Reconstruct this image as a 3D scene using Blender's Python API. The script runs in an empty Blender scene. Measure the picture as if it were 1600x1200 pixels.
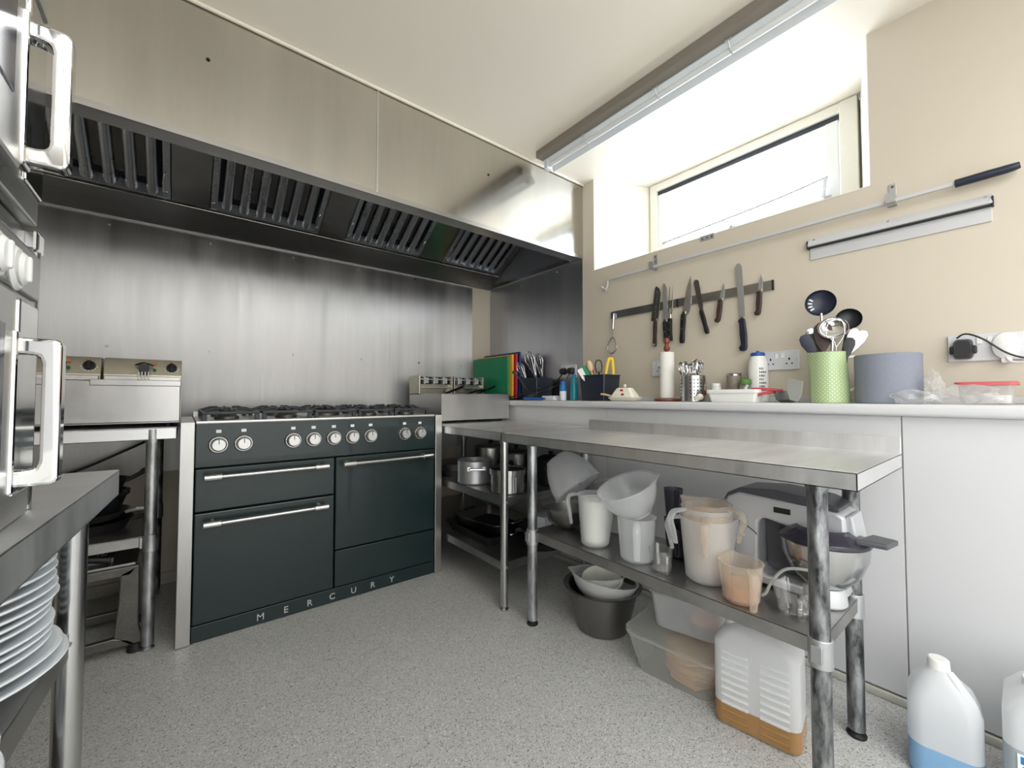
import bpy, bmesh, math, random
from mathutils import Vector, Matrix, Euler
random.seed(4)
PI = math.pi
S = bpy.context.scene
COL = S.collection

# ------------------------------------------------------------ camera, world, lights
cam_d = bpy.data.cameras.new('camera')
cam = bpy.data.objects.new('camera', cam_d); COL.objects.link(cam)
cam_d.sensor_fit = 'HORIZONTAL'; cam_d.sensor_width = 36.0; cam_d.lens = 36.0 * 645.0 / 1600.0
cam_d.clip_start = 0.02
cam.location = (0, 0, 1.0)
cam.rotation_euler = (math.radians(91.8), 0, -math.radians(38.6))
S.camera = cam

W = bpy.data.worlds.new('world'); S.world = W; W.use_nodes = True
bg = W.node_tree.nodes['Background']
bg.inputs[0].default_value = (0.84, 0.92, 1.0, 1); bg.inputs[1].default_value = 10.0

def area(name, loc, rot, sx, sy, power, color=(1, 1, 1)):
    d = bpy.data.lights.new(name, 'AREA'); d.shape = 'RECTANGLE'; d.size = sx; d.size_y = sy
    d.energy = power; d.color = color
    o = bpy.data.objects.new(name, d); o.location = loc; o.rotation_euler = rot; COL.objects.link(o)
    return o
# daylight portal in the window, plus unseen fill lights added around the camera to brighten the room
pw = area('window_portal', (2.62, 1.03, 2.16), (0, math.radians(90), 0), 0.75, 1.3, 1.0)
pw.data.cycles.is_portal = True
area('rear_fill_light', (0.6, -2.55, 1.25), (math.radians(90), 0, 0), 2.6, 2.2, 17, (0.86, 0.93, 1.0))  # added fill from the rear wall, no real opening there
area('side_fill_light', (-0.84, -1.15, 1.2), (0, math.radians(-90), 0), 2.0, 2.3, 24, (0.88, 0.94, 1.0))  # added fill from the left wall, out of view
area('overhead_fill_light', (0.5, -1.3, 2.40), (0, 0, 0), 1.8, 1.6, 30, (0.92, 0.96, 1.0))  # added overhead fill behind the camera, no fitting modelled

S.cycles.transparent_max_bounces = 40
S.view_settings.view_transform = 'Standard'
S.view_settings.look = 'None'
S.view_settings.gamma = 1.0
S.view_settings.use_curve_mapping = False
S.view_settings.exposure = 0.8

# ------------------------------------------------------------ materials
def new_mat(name):
    m = bpy.data.materials.new(name); m.use_nodes = True
    return m, m.node_tree.nodes, m.node_tree.links, m.node_tree.nodes['Principled BSDF']
def lin(c):
    return tuple((x / 255 / 12.92 if x / 255 <= 0.04045 else ((x / 255 + 0.055) / 1.055) ** 2.4) for x in c) + (1,)
def mat(name, rgb, metal=0.0, rough=0.5, bump=0.0, bscale=60, var=0.0, vscale=8, coat=0.0, spec=None, emit=0.0):
    m, N, L, b = new_mat(name)
    col = lin(rgb)
    b.inputs['Base Color'].default_value = col
    b.inputs['Metallic'].default_value = metal
    b.inputs['Roughness'].default_value = rough
    b.inputs['Coat Weight'].default_value = coat
    if spec is not None: b.inputs['Specular IOR Level'].default_value = spec
    if emit:
        b.inputs['Emission Color'].default_value = col; b.inputs['Emission Strength'].default_value = emit
    if var or bump:
        tc = N.new('ShaderNodeTexCoord')
    if var:
        n = N.new('ShaderNodeTexNoise'); n.inputs['Scale'].default_value = vscale; n.inputs['Detail'].default_value = 5
        L.new(tc.outputs['Object'], n.inputs['Vector'])
        mx = N.new('ShaderNodeMix'); mx.data_type = 'RGBA'
        mx.inputs[6].default_value = tuple(max(0, c * (1 - var)) for c in col[:3]) + (1,)
        mx.inputs[7].default_value = tuple(min(1, c * (1 + var)) for c in col[:3]) + (1,)
        L.new(n.outputs['Fac'], mx.inputs[0]); L.new(mx.outputs[2], b.inputs['Base Color'])
    if bump:
        n2 = N.new('ShaderNodeTexNoise'); n2.inputs['Scale'].default_value = bscale; n2.inputs['Detail'].default_value = 3
        L.new(tc.outputs['Object'], n2.inputs['Vector'])
        bp = N.new('ShaderNodeBump'); bp.inputs['Strength'].default_value = bump; bp.inputs['Distance'].default_value = 0.004
        L.new(n2.outputs['Fac'], bp.inputs['Height']); L.new(bp.outputs[0], b.inputs['Normal'])
    return m
def steel(name, rgb, r0, r1, scale=(14, 14, 0.8), aniso=0.0, wave=0.0, wscale=2.5, var=0.06):
    """brushed sheet: roughness and tone vary in long streaks, slow waves dent the sheet"""
    m, N, L, b = new_mat(name)
    b.inputs['Metallic'].default_value = 1.0
    tc = N.new('ShaderNodeTexCoord'); mp = N.new('ShaderNodeMapping'); mp.inputs['Scale'].default_value = scale
    L.new(tc.outputs['Object'], mp.inputs['Vector'])
    n = N.new('ShaderNodeTexNoise'); n.inputs['Scale'].default_value = 1.0; n.inputs['Detail'].default_value = 6; n.inputs['Roughness'].default_value = 0.65
    L.new(mp.outputs[0], n.inputs['Vector'])
    mr = N.new('ShaderNodeMapRange'); mr.inputs[1].default_value = 0.3; mr.inputs[2].default_value = 0.7
    mr.inputs[3].default_value = r0; mr.inputs[4].default_value = r1
    L.new(n.outputs['Fac'], mr.inputs[0]); L.new(mr.outputs[0], b.inputs['Roughness'])
    c = lin(rgb)
    mx = N.new('ShaderNodeMix'); mx.data_type = 'RGBA'
    mx.inputs[6].default_value = tuple(x * (1 - var) for x in c[:3]) + (1,)
    mx.inputs[7].default_value = tuple(min(1, x * (1 + var)) for x in c[:3]) + (1,)
    m3 = N.new('ShaderNodeMapRange'); m3.inputs[1].default_value = 0.36; m3.inputs[2].default_value = 0.64
    L.new(n.outputs['Fac'], m3.inputs[0]); L.new(m3.outputs[0], mx.inputs[0]); L.new(mx.outputs[2], b.inputs['Base Color'])
    if aniso:
        b.inputs['Anisotropic'].default_value = aniso
        tg = N.new('ShaderNodeTangent'); tg.direction_type = 'RADIAL'; tg.axis = 'Z'
        L.new(tg.outputs[0], b.inputs['Tangent'])
    if wave:
        mp2 = N.new('ShaderNodeMapping'); mp2.inputs['Scale'].default_value = (wscale, wscale, wscale * 0.25)
        L.new(tc.outputs['Object'], mp2.inputs['Vector'])
        n2 = N.new('ShaderNodeTexNoise'); n2.inputs['Scale'].default_value = 1.0; n2.inputs['Detail'].default_value = 1.5
        L.new(mp2.outputs[0], n2.inputs['Vector'])
        bp = N.new('ShaderNodeBump'); bp.inputs['Strength'].default_value = 1.0; bp.inputs['Distance'].default_value = wave
        L.new(n2.outputs['Fac'], bp.inputs['Height']); L.new(bp.outputs[0], b.inputs['Normal'])
    return m
def two_sided_fresnel(N, L, ior):
    g = N.new('ShaderNodeNewGeometry'); mr = N.new('ShaderNodeMapRange')
    mr.inputs[3].default_value = ior; mr.inputs[4].default_value = 1 / ior
    L.new(g.outputs['Backfacing'], mr.inputs[0])
    fr = N.new('ShaderNodeFresnel'); L.new(mr.outputs[0], fr.inputs[0])
    return fr
def frosted(name, rgb, dens=0.5, rough=0.35):
    """cloudy plastic: partly see-through, partly scattering, with a sheen"""
    m, N, L, b = new_mat(name)
    out = N['Material Output']; c = lin(rgb)
    t = N.new('ShaderNodeBsdfTransparent'); t.inputs[0].default_value = (0.5 + c[0] / 2, 0.5 + c[1] / 2, 0.5 + c[2] / 2, 1)
    d = N.new('ShaderNodeBsdfDiffuse'); d.inputs[0].default_value = c
    tl = N.new('ShaderNodeBsdfTranslucent'); tl.inputs[0].default_value = c
    g = N.new('ShaderNodeBsdfGlossy'); g.inputs['Roughness'].default_value = rough; g.inputs[0].default_value = (1, 1, 1, 1)
    a = N.new('ShaderNodeMixShader'); a.inputs[0].default_value = 0.45
    L.new(d.outputs[0], a.inputs[1]); L.new(tl.outputs[0], a.inputs[2])
    lw = N.new('ShaderNodeLayerWeight'); lw.inputs[0].default_value = 0.35
    ma = N.new('ShaderNodeMapRange'); ma.inputs[3].default_value = dens; ma.inputs[4].default_value = min(1, dens + 0.45)
    L.new(lw.outputs['Facing'], ma.inputs[0])
    x = N.new('ShaderNodeMixShader'); L.new(ma.outputs[0], x.inputs[0]); L.new(t.outputs[0], x.inputs[1]); L.new(a.outputs[0], x.inputs[2])
    y = N.new('ShaderNodeMixShader')
    fr = two_sided_fresnel(N, L, 1.4)
    L.new(fr.outputs[0], y.inputs[0]); L.new(x.outputs[0], y.inputs[1]); L.new(g.outputs[0], y.inputs[2])
    L.new(y.outputs[0], out.inputs[0]); N.remove(b)
    return m
def thin_glass(name, rgb=(252, 252, 252), rough=0.02, ior=1.75):
    m, N, L, b = new_mat(name)
    out = N['Material Output']
    t = N.new('ShaderNodeBsdfTransparent'); t.inputs[0].default_value = lin(rgb)
    g = N.new('ShaderNodeBsdfGlossy'); g.inputs['Roughness'].default_value = rough; g.inputs[0].default_value = (1, 1, 1, 1)
    fr = two_sided_fresnel(N, L, ior)
    y = N.new('ShaderNodeMixShader'); L.new(fr.outputs[0], y.inputs[0]); L.new(t.outputs[0], y.inputs[1]); L.new(g.outputs[0], y.inputs[2])
    L.new(y.outputs[0], out.inputs[0]); N.remove(b)
    return m
def floor_mat():
    m, N, L, b = new_mat('speckled_vinyl')
    tc = N.new('ShaderNodeTexCoord')
    v = N.new('ShaderNodeTexVoronoi'); v.inputs['Scale'].default_value = 330; L.new(tc.outputs['Object'], v.inputs['Vector'])
    r = N.new('ShaderNodeValToRGB')
    sep = N.new('ShaderNodeSeparateColor'); L.new(v.outputs['Color'], sep.inputs[0]); L.new(sep.outputs[0], r.inputs[0])
    e = r.color_ramp.elements
    e[0].position = 0.0; e[0].color = lin((118, 118, 116)); e[1].position = 1.0; e[1].color = lin((222, 221, 217))
    for p, c in ((0.07, (134, 134, 133)), (0.10, (180, 180, 178)), (0.55, (190, 190, 187)), (0.85, (198, 197, 194)), (0.93, (214, 213, 210))):
        k = e.new(p); k.color = lin(c)
    n = N.new('ShaderNodeTexNoise'); n.inputs['Scale'].default_value = 1.6; n.inputs['Detail'].default_value = 5; L.new(tc.outputs['Object'], n.inputs['Vector'])
    mr = N.new('ShaderNodeMapRange'); mr.inputs[3].default_value = 0.86; mr.inputs[4].default_value = 1.1; L.new(n.outputs['Fac'], mr.inputs[0])
    mx = N.new('ShaderNodeMix'); mx.data_type = 'RGBA'; mx.blend_type = 'MULTIPLY'; mx.inputs[0].default_value = 1
    L.new(r.outputs[0], mx.inputs[6]); L.new(mr.outputs[0], mx.inputs[7]); L.new(mx.outputs[2], b.inputs['Base Color'])
    b.inputs['Roughness'].default_value = 0.42
    return m
def dots_mat():
    m, N, L, b = new_mat('green_polka_enamel')
    tc = N.new('ShaderNodeTexCoord'); sx = N.new('ShaderNodeSeparateXYZ'); L.new(tc.outputs['Object'], sx.inputs[0])
    at = N.new('ShaderNodeMath'); at.operation = 'ARCTAN2'; L.new(sx.outputs[1], at.inputs[0]); L.new(sx.outputs[0], at.inputs[1])
    def mm(op, a, bv):
        k = N.new('ShaderNodeMath'); k.operation = op
        L.new(a, k.inputs[0])
        if isinstance(bv, (int, float)): k.inputs[1].default_value = bv
        else: L.new(bv, k.inputs[1])
        return k.outputs[0]
    u = mm('MULTIPLY', at.outputs[0], 26 / (2 * PI)); w = mm('MULTIPLY', sx.outputs[2], 1 / 0.0145)
    a, b2 = mm('ADD', u, w), mm('SUBTRACT', u, w)
    def cell(o):
        f = mm('FRACT', o, 0); f = mm('SUBTRACT', f, 0.5); return mm('MULTIPLY', f, f)
    d = mm('ADD', cell(a), cell(b2)); lt = mm('LESS_THAN', d, 0.03)
    mx = N.new('ShaderNodeMix'); mx.data_type = 'RGBA'; mx.inputs[6].default_value = lin((170, 191, 142)); mx.inputs[7].default_value = lin((228, 236, 208))
    L.new(lt, mx.inputs[0]); L.new(mx.outputs[2], b.inputs['Base Color']); b.inputs['Roughness'].default_value = 0.22
    return m

M = {
 'cream': mat('cream_wall_paint', (203, 193, 176), rough=0.45, bump=0.05, bscale=25, var=0.02, vscale=3),
 'ceil': mat('cream_ceiling_panel', (244, 236, 222), rough=0.4, var=0.015, vscale=3),
 'reveal': mat('white_reveal_paint', (238, 234, 222), rough=0.45),
 'white': mat('white_laminate', (206, 206, 207), rough=0.3, var=0.015, vscale=5),
 'upvc': mat('white_window_plastic', (236, 237, 236), rough=0.3),
 'skirt': mat('off_white_skirting', (190, 188, 178), rough=0.5, var=0.1, vscale=20),
 'floor': floor_mat(),
 'splash': steel('brushed_splashback_steel', (174, 173, 172), 0.32, 0.5, (7, 7, 0.3), 0.8, 0.010, 2.4, 0.14),
 'splash_side': steel('side_splashback_steel', (190, 192, 198), 0.28, 0.4, (9, 9, 0.35), 0.3, 0.008, 1.5),
 'hood': steel('polished_hood_steel', (200, 197, 190), 0.14, 0.2, (6, 6, 0.8), 0.0, 0.010, 1.2),
 'hood_dark': steel('hood_underside_steel', (186, 185, 184), 0.2, 0.28, (0.6, 12, 12), 0.0, 0.003, 2),
 'baffle': steel('baffle_filter_steel', (220, 224, 232), 0.26, 0.3, (3, 3, 3)),
 'top': steel('worktop_steel', (238, 238, 239), 0.34, 0.46, (2, 14, 2), 0, 0.002, 4),
 'shelfst': steel('worn_shelf_steel', (168, 167, 165), 0.3, 0.5, (6, 6, 6), 0, 0.0, 2, 0.15),
 'applst': steel('appliance_steel', (200, 199, 197), 0.28, 0.42, (6, 6, 2)),
 'warmst': steel('warm_control_panel_steel', (176, 172, 158), 0.25, 0.35, (2, 12, 12)),
 'chrome': steel('bright_chrome', (222, 222, 222), 0.05, 0.1, (4, 4, 4)),
 'tube': steel('bright_tube_steel', (190, 190, 190), 0.16, 0.26, (12, 12, 1)),
 'galv': steel('galvanised_tube', (176, 179, 182), 0.3, 0.5, (26, 26, 9), 0, 0.002, 30, 0.4),
 'galv_dark': steel('tarnished_tube', (136, 138, 140), 0.28, 0.55, (34, 34, 10), 0, 0.004, 30, 0.75),
 'alu': mat('matt_aluminium', (190, 192, 194), metal=0.9, rough=0.42, var=0.08, vscale=30),
 'alu_w': mat('white_anodised_aluminium', (200, 200, 201), metal=0.15, rough=0.38),
 'castalu': mat('dull_cast_alloy', (110, 108, 104), metal=0.85, rough=0.45, var=0.35, vscale=14, bump=0.3),
 'pan_dark': steel('dark_pressed_steel', (132, 130, 128), 0.25, 0.4, (6, 6, 3)),
 'enamel': mat('dark_slate_green_enamel', (18, 39, 40), rough=0.36, coat=0.25),
 'castiron': mat('cast_iron', (44, 47, 52), rough=0.42, bump=0.2, bscale=200),
 'black': mat('black_plastic', (26, 27, 30), rough=0.38),
 'blackm': mat('matt_black', (16, 16, 17), rough=0.6),
 'navy': mat('dark_blue_plastic', (28, 34, 52), rough=0.35),
 'boxblk': mat('black_navy_box_plastic', (36, 41, 54), rough=0.32, var=0.1, vscale=12),
 'brownh': mat('dark_brown_handle', (62, 42, 38), rough=0.4),
 'wood': mat('brown_turned_wood', (122, 62, 42), rough=0.35, var=0.2, vscale=30),
 'palewood': mat('pale_beech', (222, 190, 148), rough=0.5, var=0.08, vscale=30),
 'ceramic': mat('white_glazed_china', (236, 240, 243), rough=0.12, coat=0.5),
 'cream_cer': mat('cream_glazed_pottery', (232, 228, 212), rough=0.18),
 'paper': mat('white_paper_roll', (236, 233, 226), rough=0.9, bump=0.4, bscale=90),
 'bluep': mat('blue_grey_paper', (134, 138, 150), rough=0.95, bump=0.5, bscale=60),
 'whitep': mat('white_plastic', (232, 232, 228), rough=0.35),
 'greyp': mat('grey_socket_plastic', (206, 207, 210), rough=0.3),
 'green': mat('green_board_plastic', (14, 140, 92), rough=0.45),
 'yellow': mat('yellow_board_plastic', (236, 190, 70), rough=0.45),
 'yellow2': mat('yellow_plastic', (236, 196, 30), rough=0.35),
 'red': mat('red_board_plastic', (206, 46, 66), rough=0.45),
 'redp': mat('dark_red_plastic', (170, 32, 44), rough=0.35),
 'blue': mat('blue_board_plastic', (34, 56, 110), rough=0.45),
 'bluebr': mat('bright_blue_plastic', (24, 104, 190), rough=0.3),
 'teal': mat('teal_cleaner', (30, 140, 160), rough=0.25),
 'capblue': mat('blue_cap', (22, 78, 160), rough=0.35),
 'copper': mat('amber_indicator', (222, 120, 50), rough=0.3),
 'greenled': mat('green_indicator', (20, 110, 70), rough=0.3),
 'lid_red': mat('red_lid_plastic', (196, 92, 96), rough=0.4),
 'silver': mat('silver_paint', (196, 197, 200), metal=0.35, rough=0.35),
 'mixgrey': mat('dark_grey_mixer_cover', (74, 75, 80), rough=0.35),
 'label': mat('white_paper_label', (236, 240, 244), rough=0.5),
 'labblue': mat('blue_label_ink', (40, 120, 180), rough=0.5),
 'laborange': mat('orange_label_ink', (236, 170, 50), rough=0.5),
 'ink': mat('dark_print', (60, 62, 74), rough=0.6),
 'tinlab': mat('brown_grey_tin_label', (130, 122, 108), rough=0.5, var=0.3, vscale=60),
 'herb': mat('green_herb', (86, 128, 62), rough=0.7, var=0.4, vscale=60),
 'frost': frosted('frosted_clear_plastic', (250, 251, 252), 0.23),
 'frost2': frosted('cloudy_tub_plastic', (240, 241, 238), 0.085),
 'milky': frosted('milky_bowl_plastic', (248, 248, 247), 0.6, 0.4),
 'hdpe': frosted('milky_jerrycan_plastic', (247, 248, 249), 0.85, 0.4),
 'frostor': frosted('cloudy_jug_plastic', (244, 234, 222), 0.17),
 'tint': frosted('smoky_purple_plastic', (98, 94, 110), 0.3, 0.15),
 'whitetub': mat('white_semi_plastic', (232, 231, 226), rough=0.4),
 'ivory': mat('ivory_plastic_bowl', (232, 230, 218), rough=0.4, var=0.03, vscale=14),
 'greyplast': mat('grey_green_plastic', (172, 174, 168), rough=0.4),
 'glass': thin_glass('clear_glass'),
 'bag': frosted('clear_polythene', (246, 246, 246), 0.16, 0.12),
 'pane': thin_glass('window_glass', (250, 252, 255), 0.01, 1.25),
 'oil': mat('amber_oil', (160, 122, 78), rough=0.2),
 'orangel': frosted('orange_cloudy_liquid', (232, 186, 128), 0.8, 0.2),
 'bluel': mat('blue_liquid', (128, 168, 204), rough=0.25),
 'greyl': mat('pale_grey_liquid', (166, 176, 184), rough=0.25),
 'flour': mat('white_powder', (240, 238, 230), rough=0.9),
 'bread': mat('tan_wraps', (228, 190, 152), rough=0.75, var=0.18, vscale=14, bump=0.4, bscale=30),
 'peach': mat('peach_food', (226, 176, 152), rough=0.7, var=0.15, vscale=20),
 'poppy': mat('red_poppy_glaze', (176, 34, 34), rough=0.3),
 'hole': mat('shadow_black', (10, 10, 10), rough=0.8),
 'shade_strip': mat('batten_shade_grey', (132, 124, 114), rough=0.5),
 'lampwhite': mat('lamp_white_enamel', (226, 228, 228), rough=0.28),
 'tubeglass': mat('unlit_tube_glass', (232, 234, 234), rough=0.15),
 'dots': dots_mat(),
}

# ------------------------------------------------------------ mesh helper
def rotm(rx=0, ry=0, rz=0):
    return Euler((math.radians(rx), math.radians(ry), math.radians(rz))).to_matrix().to_4x4()
class MB:
    def __init__(s): s.bm = bmesh.new()
    def _merge(s, b2, mtx=None):
        if mtx is not None: bmesh.ops.transform(b2, matrix=mtx, verts=b2.verts)
        me = bpy.data.meshes.new('tmp'); b2.to_mesh(me); b2.free(); s.bm.from_mesh(me); bpy.data.meshes.remove(me)
    def box(s, x0, x1, y0, y1, z0, z1, bev=0.0, seg=2, rot=None):
        b = bmesh.new(); bmesh.ops.create_cube(b, size=1)
        bmesh.ops.scale(b, vec=(x1 - x0, y1 - y0, z1 - z0), verts=b.verts)
        if bev: bmesh.ops.bevel(b, geom=b.edges[:], offset=bev, segments=seg, affect='EDGES', profile=0.5)
        T = Matrix.Translation(((x0 + x1) / 2, (y0 + y1) / 2, (z0 + z1) / 2))
        s._merge(b, T @ rot if rot is not None else T); return s
    def prism(s, pts, axis, a0, a1, bev=0.0):
        """polygon pts extruded along axis from a0 to a1; pts are the other two axes in xyz order"""
        b = bmesh.new()
        def P(p, a):
            return {'x': (a, p[0], p[1]), 'y': (p[0], a, p[1]), 'z': (p[0], p[1], a)}[axis]
        v0 = [b.verts.new(P(p, a0)) for p in pts]; v1 = [b.verts.new(P(p, a1)) for p in pts]
        b.faces.new(v0); b.faces.new(v1[::-1]); n = len(pts)
        for i in range(n): b.faces.new((v0[i], v1[i], v1[(i + 1) % n], v0[(i + 1) % n]))
        bmesh.ops.recalc_face_normals(b, faces=b.faces)
        if bev: bmesh.ops.bevel(b, geom=b.edges[:], offset=bev, segments=2, affect='EDGES', profile=0.5)
        s._merge(b); return s
    def lathe(s, prof, c=(0, 0, 0), seg=32, mtx=None, closed=False):
        b = bmesh.new(); rings = []
        for r, z in prof:
            if r < 1e-6: rings.append([b.verts.new((0, 0, z))])
            else: rings.append([b.verts.new((r * math.cos(2 * PI * i / seg), r * math.sin(2 * PI * i / seg), z)) for i in range(seg)])
        prs = list(zip(rings, rings[1:])) + ([(rings[-1], rings[0])] if closed else [])
        for A, B in prs:
            for i in range(seg):
                j = (i + 1) % seg
                if len(A) == 1 and len(B) == 1: continue
                if len(A) == 1: b.faces.new((A[0], B[j], B[i]))
                elif len(B) == 1: b.faces.new((A[i], A[j], B[0]))
                else: b.faces.new((A[i], A[j], B[j], B[i]))
        bmesh.ops.recalc_face_normals(b, faces=b.faces)
        T = Matrix.Translation(c)
        s._merge(b, T @ mtx if mtx is not None else T); return s
    def cyl(s, p0, p1, r0, r1=None, seg=20, bev=0.0):
        r1 = r0 if r1 is None else r1
        p0, p1 = Vector(p0), Vector(p1); d = p1 - p0; h = d.length
        q = Vector((0, 0, 1)).rotation_difference(d).to_matrix().to_4x4()
        if bev: prof = [(0, 0), (r0 - bev, 0), (r0, bev), (r1, h - bev), (r1 - bev, h), (0, h)]
        else: prof = [(0, 0), (r0, 0), (r1, h), (0, h)]
        return s.lathe(prof, p0, seg, q)
    def tube(s, pts, r, seg=8, smooth=True, flat=1.0, closed=False):
        """round bar along pts; r may be a list; flat squashes it across"""
        P = [Vector(p) for p in pts]
        R = list(r) if isinstance(r, (list, tuple)) else [r] * len(P)
        if smooth and len(P) > 2:
            Q, RR = [], []
            n = len(P)
            for i in range(n if closed else n - 1):
                a = P[(i - 1) % n] if closed else P[max(i - 1, 0)]; b_, c = P[i], P[(i + 1) % n]
                d = P[(i + 2) % n] if closed else P[min(i + 2, n - 1)]
                for k in range(5):
                    t = k / 5
                    Q.append(0.5 * ((2 * b_) + (c - a) * t + (2 * a - 5 * b_ + 4 * c - d) * t * t + (3 * b_ - a - 3 * c + d) * t ** 3))
                    RR.append(R[i] * (1 - t) + R[(i + 1) % n] * t)
            if not closed: Q.append(P[-1]); RR.append(R[-1])
            P, R = Q, RR
        b = bmesh.new(); rings = []; n = len(P); up = None
        for i in range(n):
            if closed: t = (P[(i + 1) % n] - P[i - 1]).normalized()
            else: t = (P[min(i + 1, n - 1)] - P[max(i - 1, 0)]).normalized()
            if up is None:
                up = Vector((0, 0, 1)) if abs(t.z) < 0.9 else Vector((1, 0, 0))
            u = (up - t * up.dot(t)).normalized(); up = u; w = t.cross(u)
            rings.append([b.verts.new(P[i] + (u * math.cos(2 * PI * k / seg) + w * math.sin(2 * PI * k / seg) * flat) * R[i]) for k in range(seg)])
        for i in range(n if closed else n - 1):
            A, B = rings[i], rings[(i + 1) % n]
            for k in range(seg): b.faces.new((A[k], A[(k + 1) % seg], B[(k + 1) % seg], B[k]))
        if not closed:
            b.faces.new(rings[0]); b.faces.new(rings[-1][::-1])
        bmesh.ops.recalc_face_normals(b, faces=b.faces)
        s._merge(b); return s
    def loft(s, secs, seg=8, cap0=True, cap1=True, mtx=None, closed=False):
        """rounded-rectangle sections (cx, cy, z, w, d, corner radius)"""
        b = bmesh.new(); rings = []
        for cx, cy, z, w, d, r in secs:
            r = min(r, w / 2 - 1e-5, d / 2 - 1e-5); R = []
            for qx, qy, a0 in ((1, 1, 0), (-1, 1, 90), (-1, -1, 180), (1, -1, 270)):
                for k in range(seg):
                    a = math.radians(a0 + 90 * k / (seg - 1))
                    R.append(b.verts.new((cx + qx * (w / 2 - r) + r * math.cos(a), cy + qy * (d / 2 - r) + r * math.sin(a), z)))
            rings.append(R)
        n = len(rings[0])
        prs = list(zip(rings, rings[1:])) + ([(rings[-1], rings[0])] if closed else [])
        for A, B in prs:
            for i in range(n): b.faces.new((A[i], A[(i + 1) % n], B[(i + 1) % n], B[i]))
        if not closed:
            if cap0: b.faces.new(rings[0][::-1])
            if cap1: b.faces.new(rings[-1])
        bmesh.ops.recalc_face_normals(b, faces=b.faces)
        s._merge(b, mtx); return s
    def ball(s, c, r, sx=1, sy=1, sz=1, seg=16, rot=None):
        b = bmesh.new(); bmesh.ops.create_uvsphere(b, u_segments=seg, v_segments=max(6, seg // 2), radius=r)
        bmesh.ops.scale(b, vec=(sx, sy, sz), verts=b.verts)
        T = Matrix.Translation(c); s._merge(b, T @ rot if rot is not None else T); return s
    def faces(s, vs, fs):
        V = [s.bm.verts.new(v) for v in vs]
        for f in fs: s.bm.faces.new([V[i] for i in f])
        return s
    def xf(s, m):
        bmesh.ops.transform(s.bm, matrix=m, verts=s.bm.verts); return s
    def warp(s, fn):
        for v in s.bm.verts: v.co = Vector(fn(v.co))
        return s

ROOT = {}
def link(name, mb, m, parent=None, world=False, label=None, smooth=35):
    me = bpy.data.meshes.new(name)
    if world and parent is not None:
        bmesh.ops.transform(mb.bm, matrix=ROOT[parent.name].inverted(), verts=mb.bm.verts)
    ms = math.radians(smooth)
    mb.bm.normal_update()
    for e in mb.bm.edges:
        e.smooth = True
        if len(e.link_faces) == 2:
            an = e.calc_face_angle(0); a1, a2 = e.link_faces[0].calc_area(), e.link_faces[1].calc_area()
            if an > ms or (an > .2 and max(a1, a2) > 6 * min(a1, a2)): e.smooth = False
        else: e.smooth = False
    for f_ in mb.bm.faces: f_.smooth = any(e.smooth for e in f_.edges)
    mb.bm.to_mesh(me); mb.bm.free()
    me.materials.append(m if not isinstance(m, str) else M[m])
    o = bpy.data.objects.new(name, me); COL.objects.link(o)
    if parent is not None: o.parent = parent; ROOT[o.name] = ROOT[parent.name]
    else: ROOT[o.name] = Matrix.Identity(4)
    if label: o['label'] = label
    return o
def thing(name, label, cat, loc=(0, 0, 0), rot=(0, 0, 0), group=None):
    o = bpy.data.objects.new(name, None); COL.objects.link(o); o.empty_display_size = 0.05
    o.location = loc; o.rotation_euler = [math.radians(a) for a in rot]
    o['label'] = label; o['category'] = cat
    if group: o['group'] = group
    ROOT[o.name] = Matrix.Translation(loc) @ Euler(o.rotation_euler).to_matrix().to_4x4()
    return o
def single(name, mb, m, label, cat, loc=(0, 0, 0), rot=(0, 0, 0), group=None, world=False):
    """a thing that is one mesh"""
    o = link(name, mb, m) if not world else None
    if world:
        T = (Matrix.Translation(loc) @ Euler([math.radians(a) for a in rot]).to_matrix().to_4x4()).inverted()
        bmesh.ops.transform(mb.bm, matrix=T, verts=mb.bm.verts); o = link(name, mb, m)
    o.location = loc; o.rotation_euler = [math.radians(a) for a in rot]
    o['label'] = label; o['category'] = cat
    if group: o['group'] = group
    ROOT[o.name] = Matrix.Translation(loc) @ Euler(o.rotation_euler).to_matrix().to_4x4()
    return o
def struct(name, mb, m, parent=None, label=None):
    o = link(name, mb, m, parent)
    if parent is None: o['kind'] = 'structure'
    if label: o['label'] = label
    return o
def dup(root, loc=None, rot=None, label=None):
    r = root.copy(); COL.objects.link(r)
    if loc is not None: r.location = loc
    if rot is not None: r.rotation_euler = [math.radians(a) for a in rot]
    if label: r['label'] = label
    def kids(a, b):
        for ch in list(a.children):
            c = ch.copy(); COL.objects.link(c); c.parent = b; kids(ch, c)
    kids(root, r)
    return r
def text_mesh(name, body, size, m, parent, mtx, extrude=0.001, bold=0.0):
    cu = bpy.data.curves.new('t', 'FONT'); cu.body = body; cu.size = size; cu.extrude = extrude; cu.offset = bold
    cu.align_x = 'CENTER'; cu.align_y = 'CENTER'; cu.resolution_u = 3
    t = bpy.data.objects.new('t', cu); COL.objects.link(t)
    dg = bpy.context.evaluated_depsgraph_get()
    me = bpy.data.meshes.new_from_object(t.evaluated_get(dg)); bpy.data.objects.remove(t)
    bmx = bmesh.new(); bmx.from_mesh(me); bpy.data.meshes.remove(me)
    mb = MB(); mb.bm.free(); mb.bm = bmx; mb.xf(mtx)
    return link(name, mb, m, parent, world=True)

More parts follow.
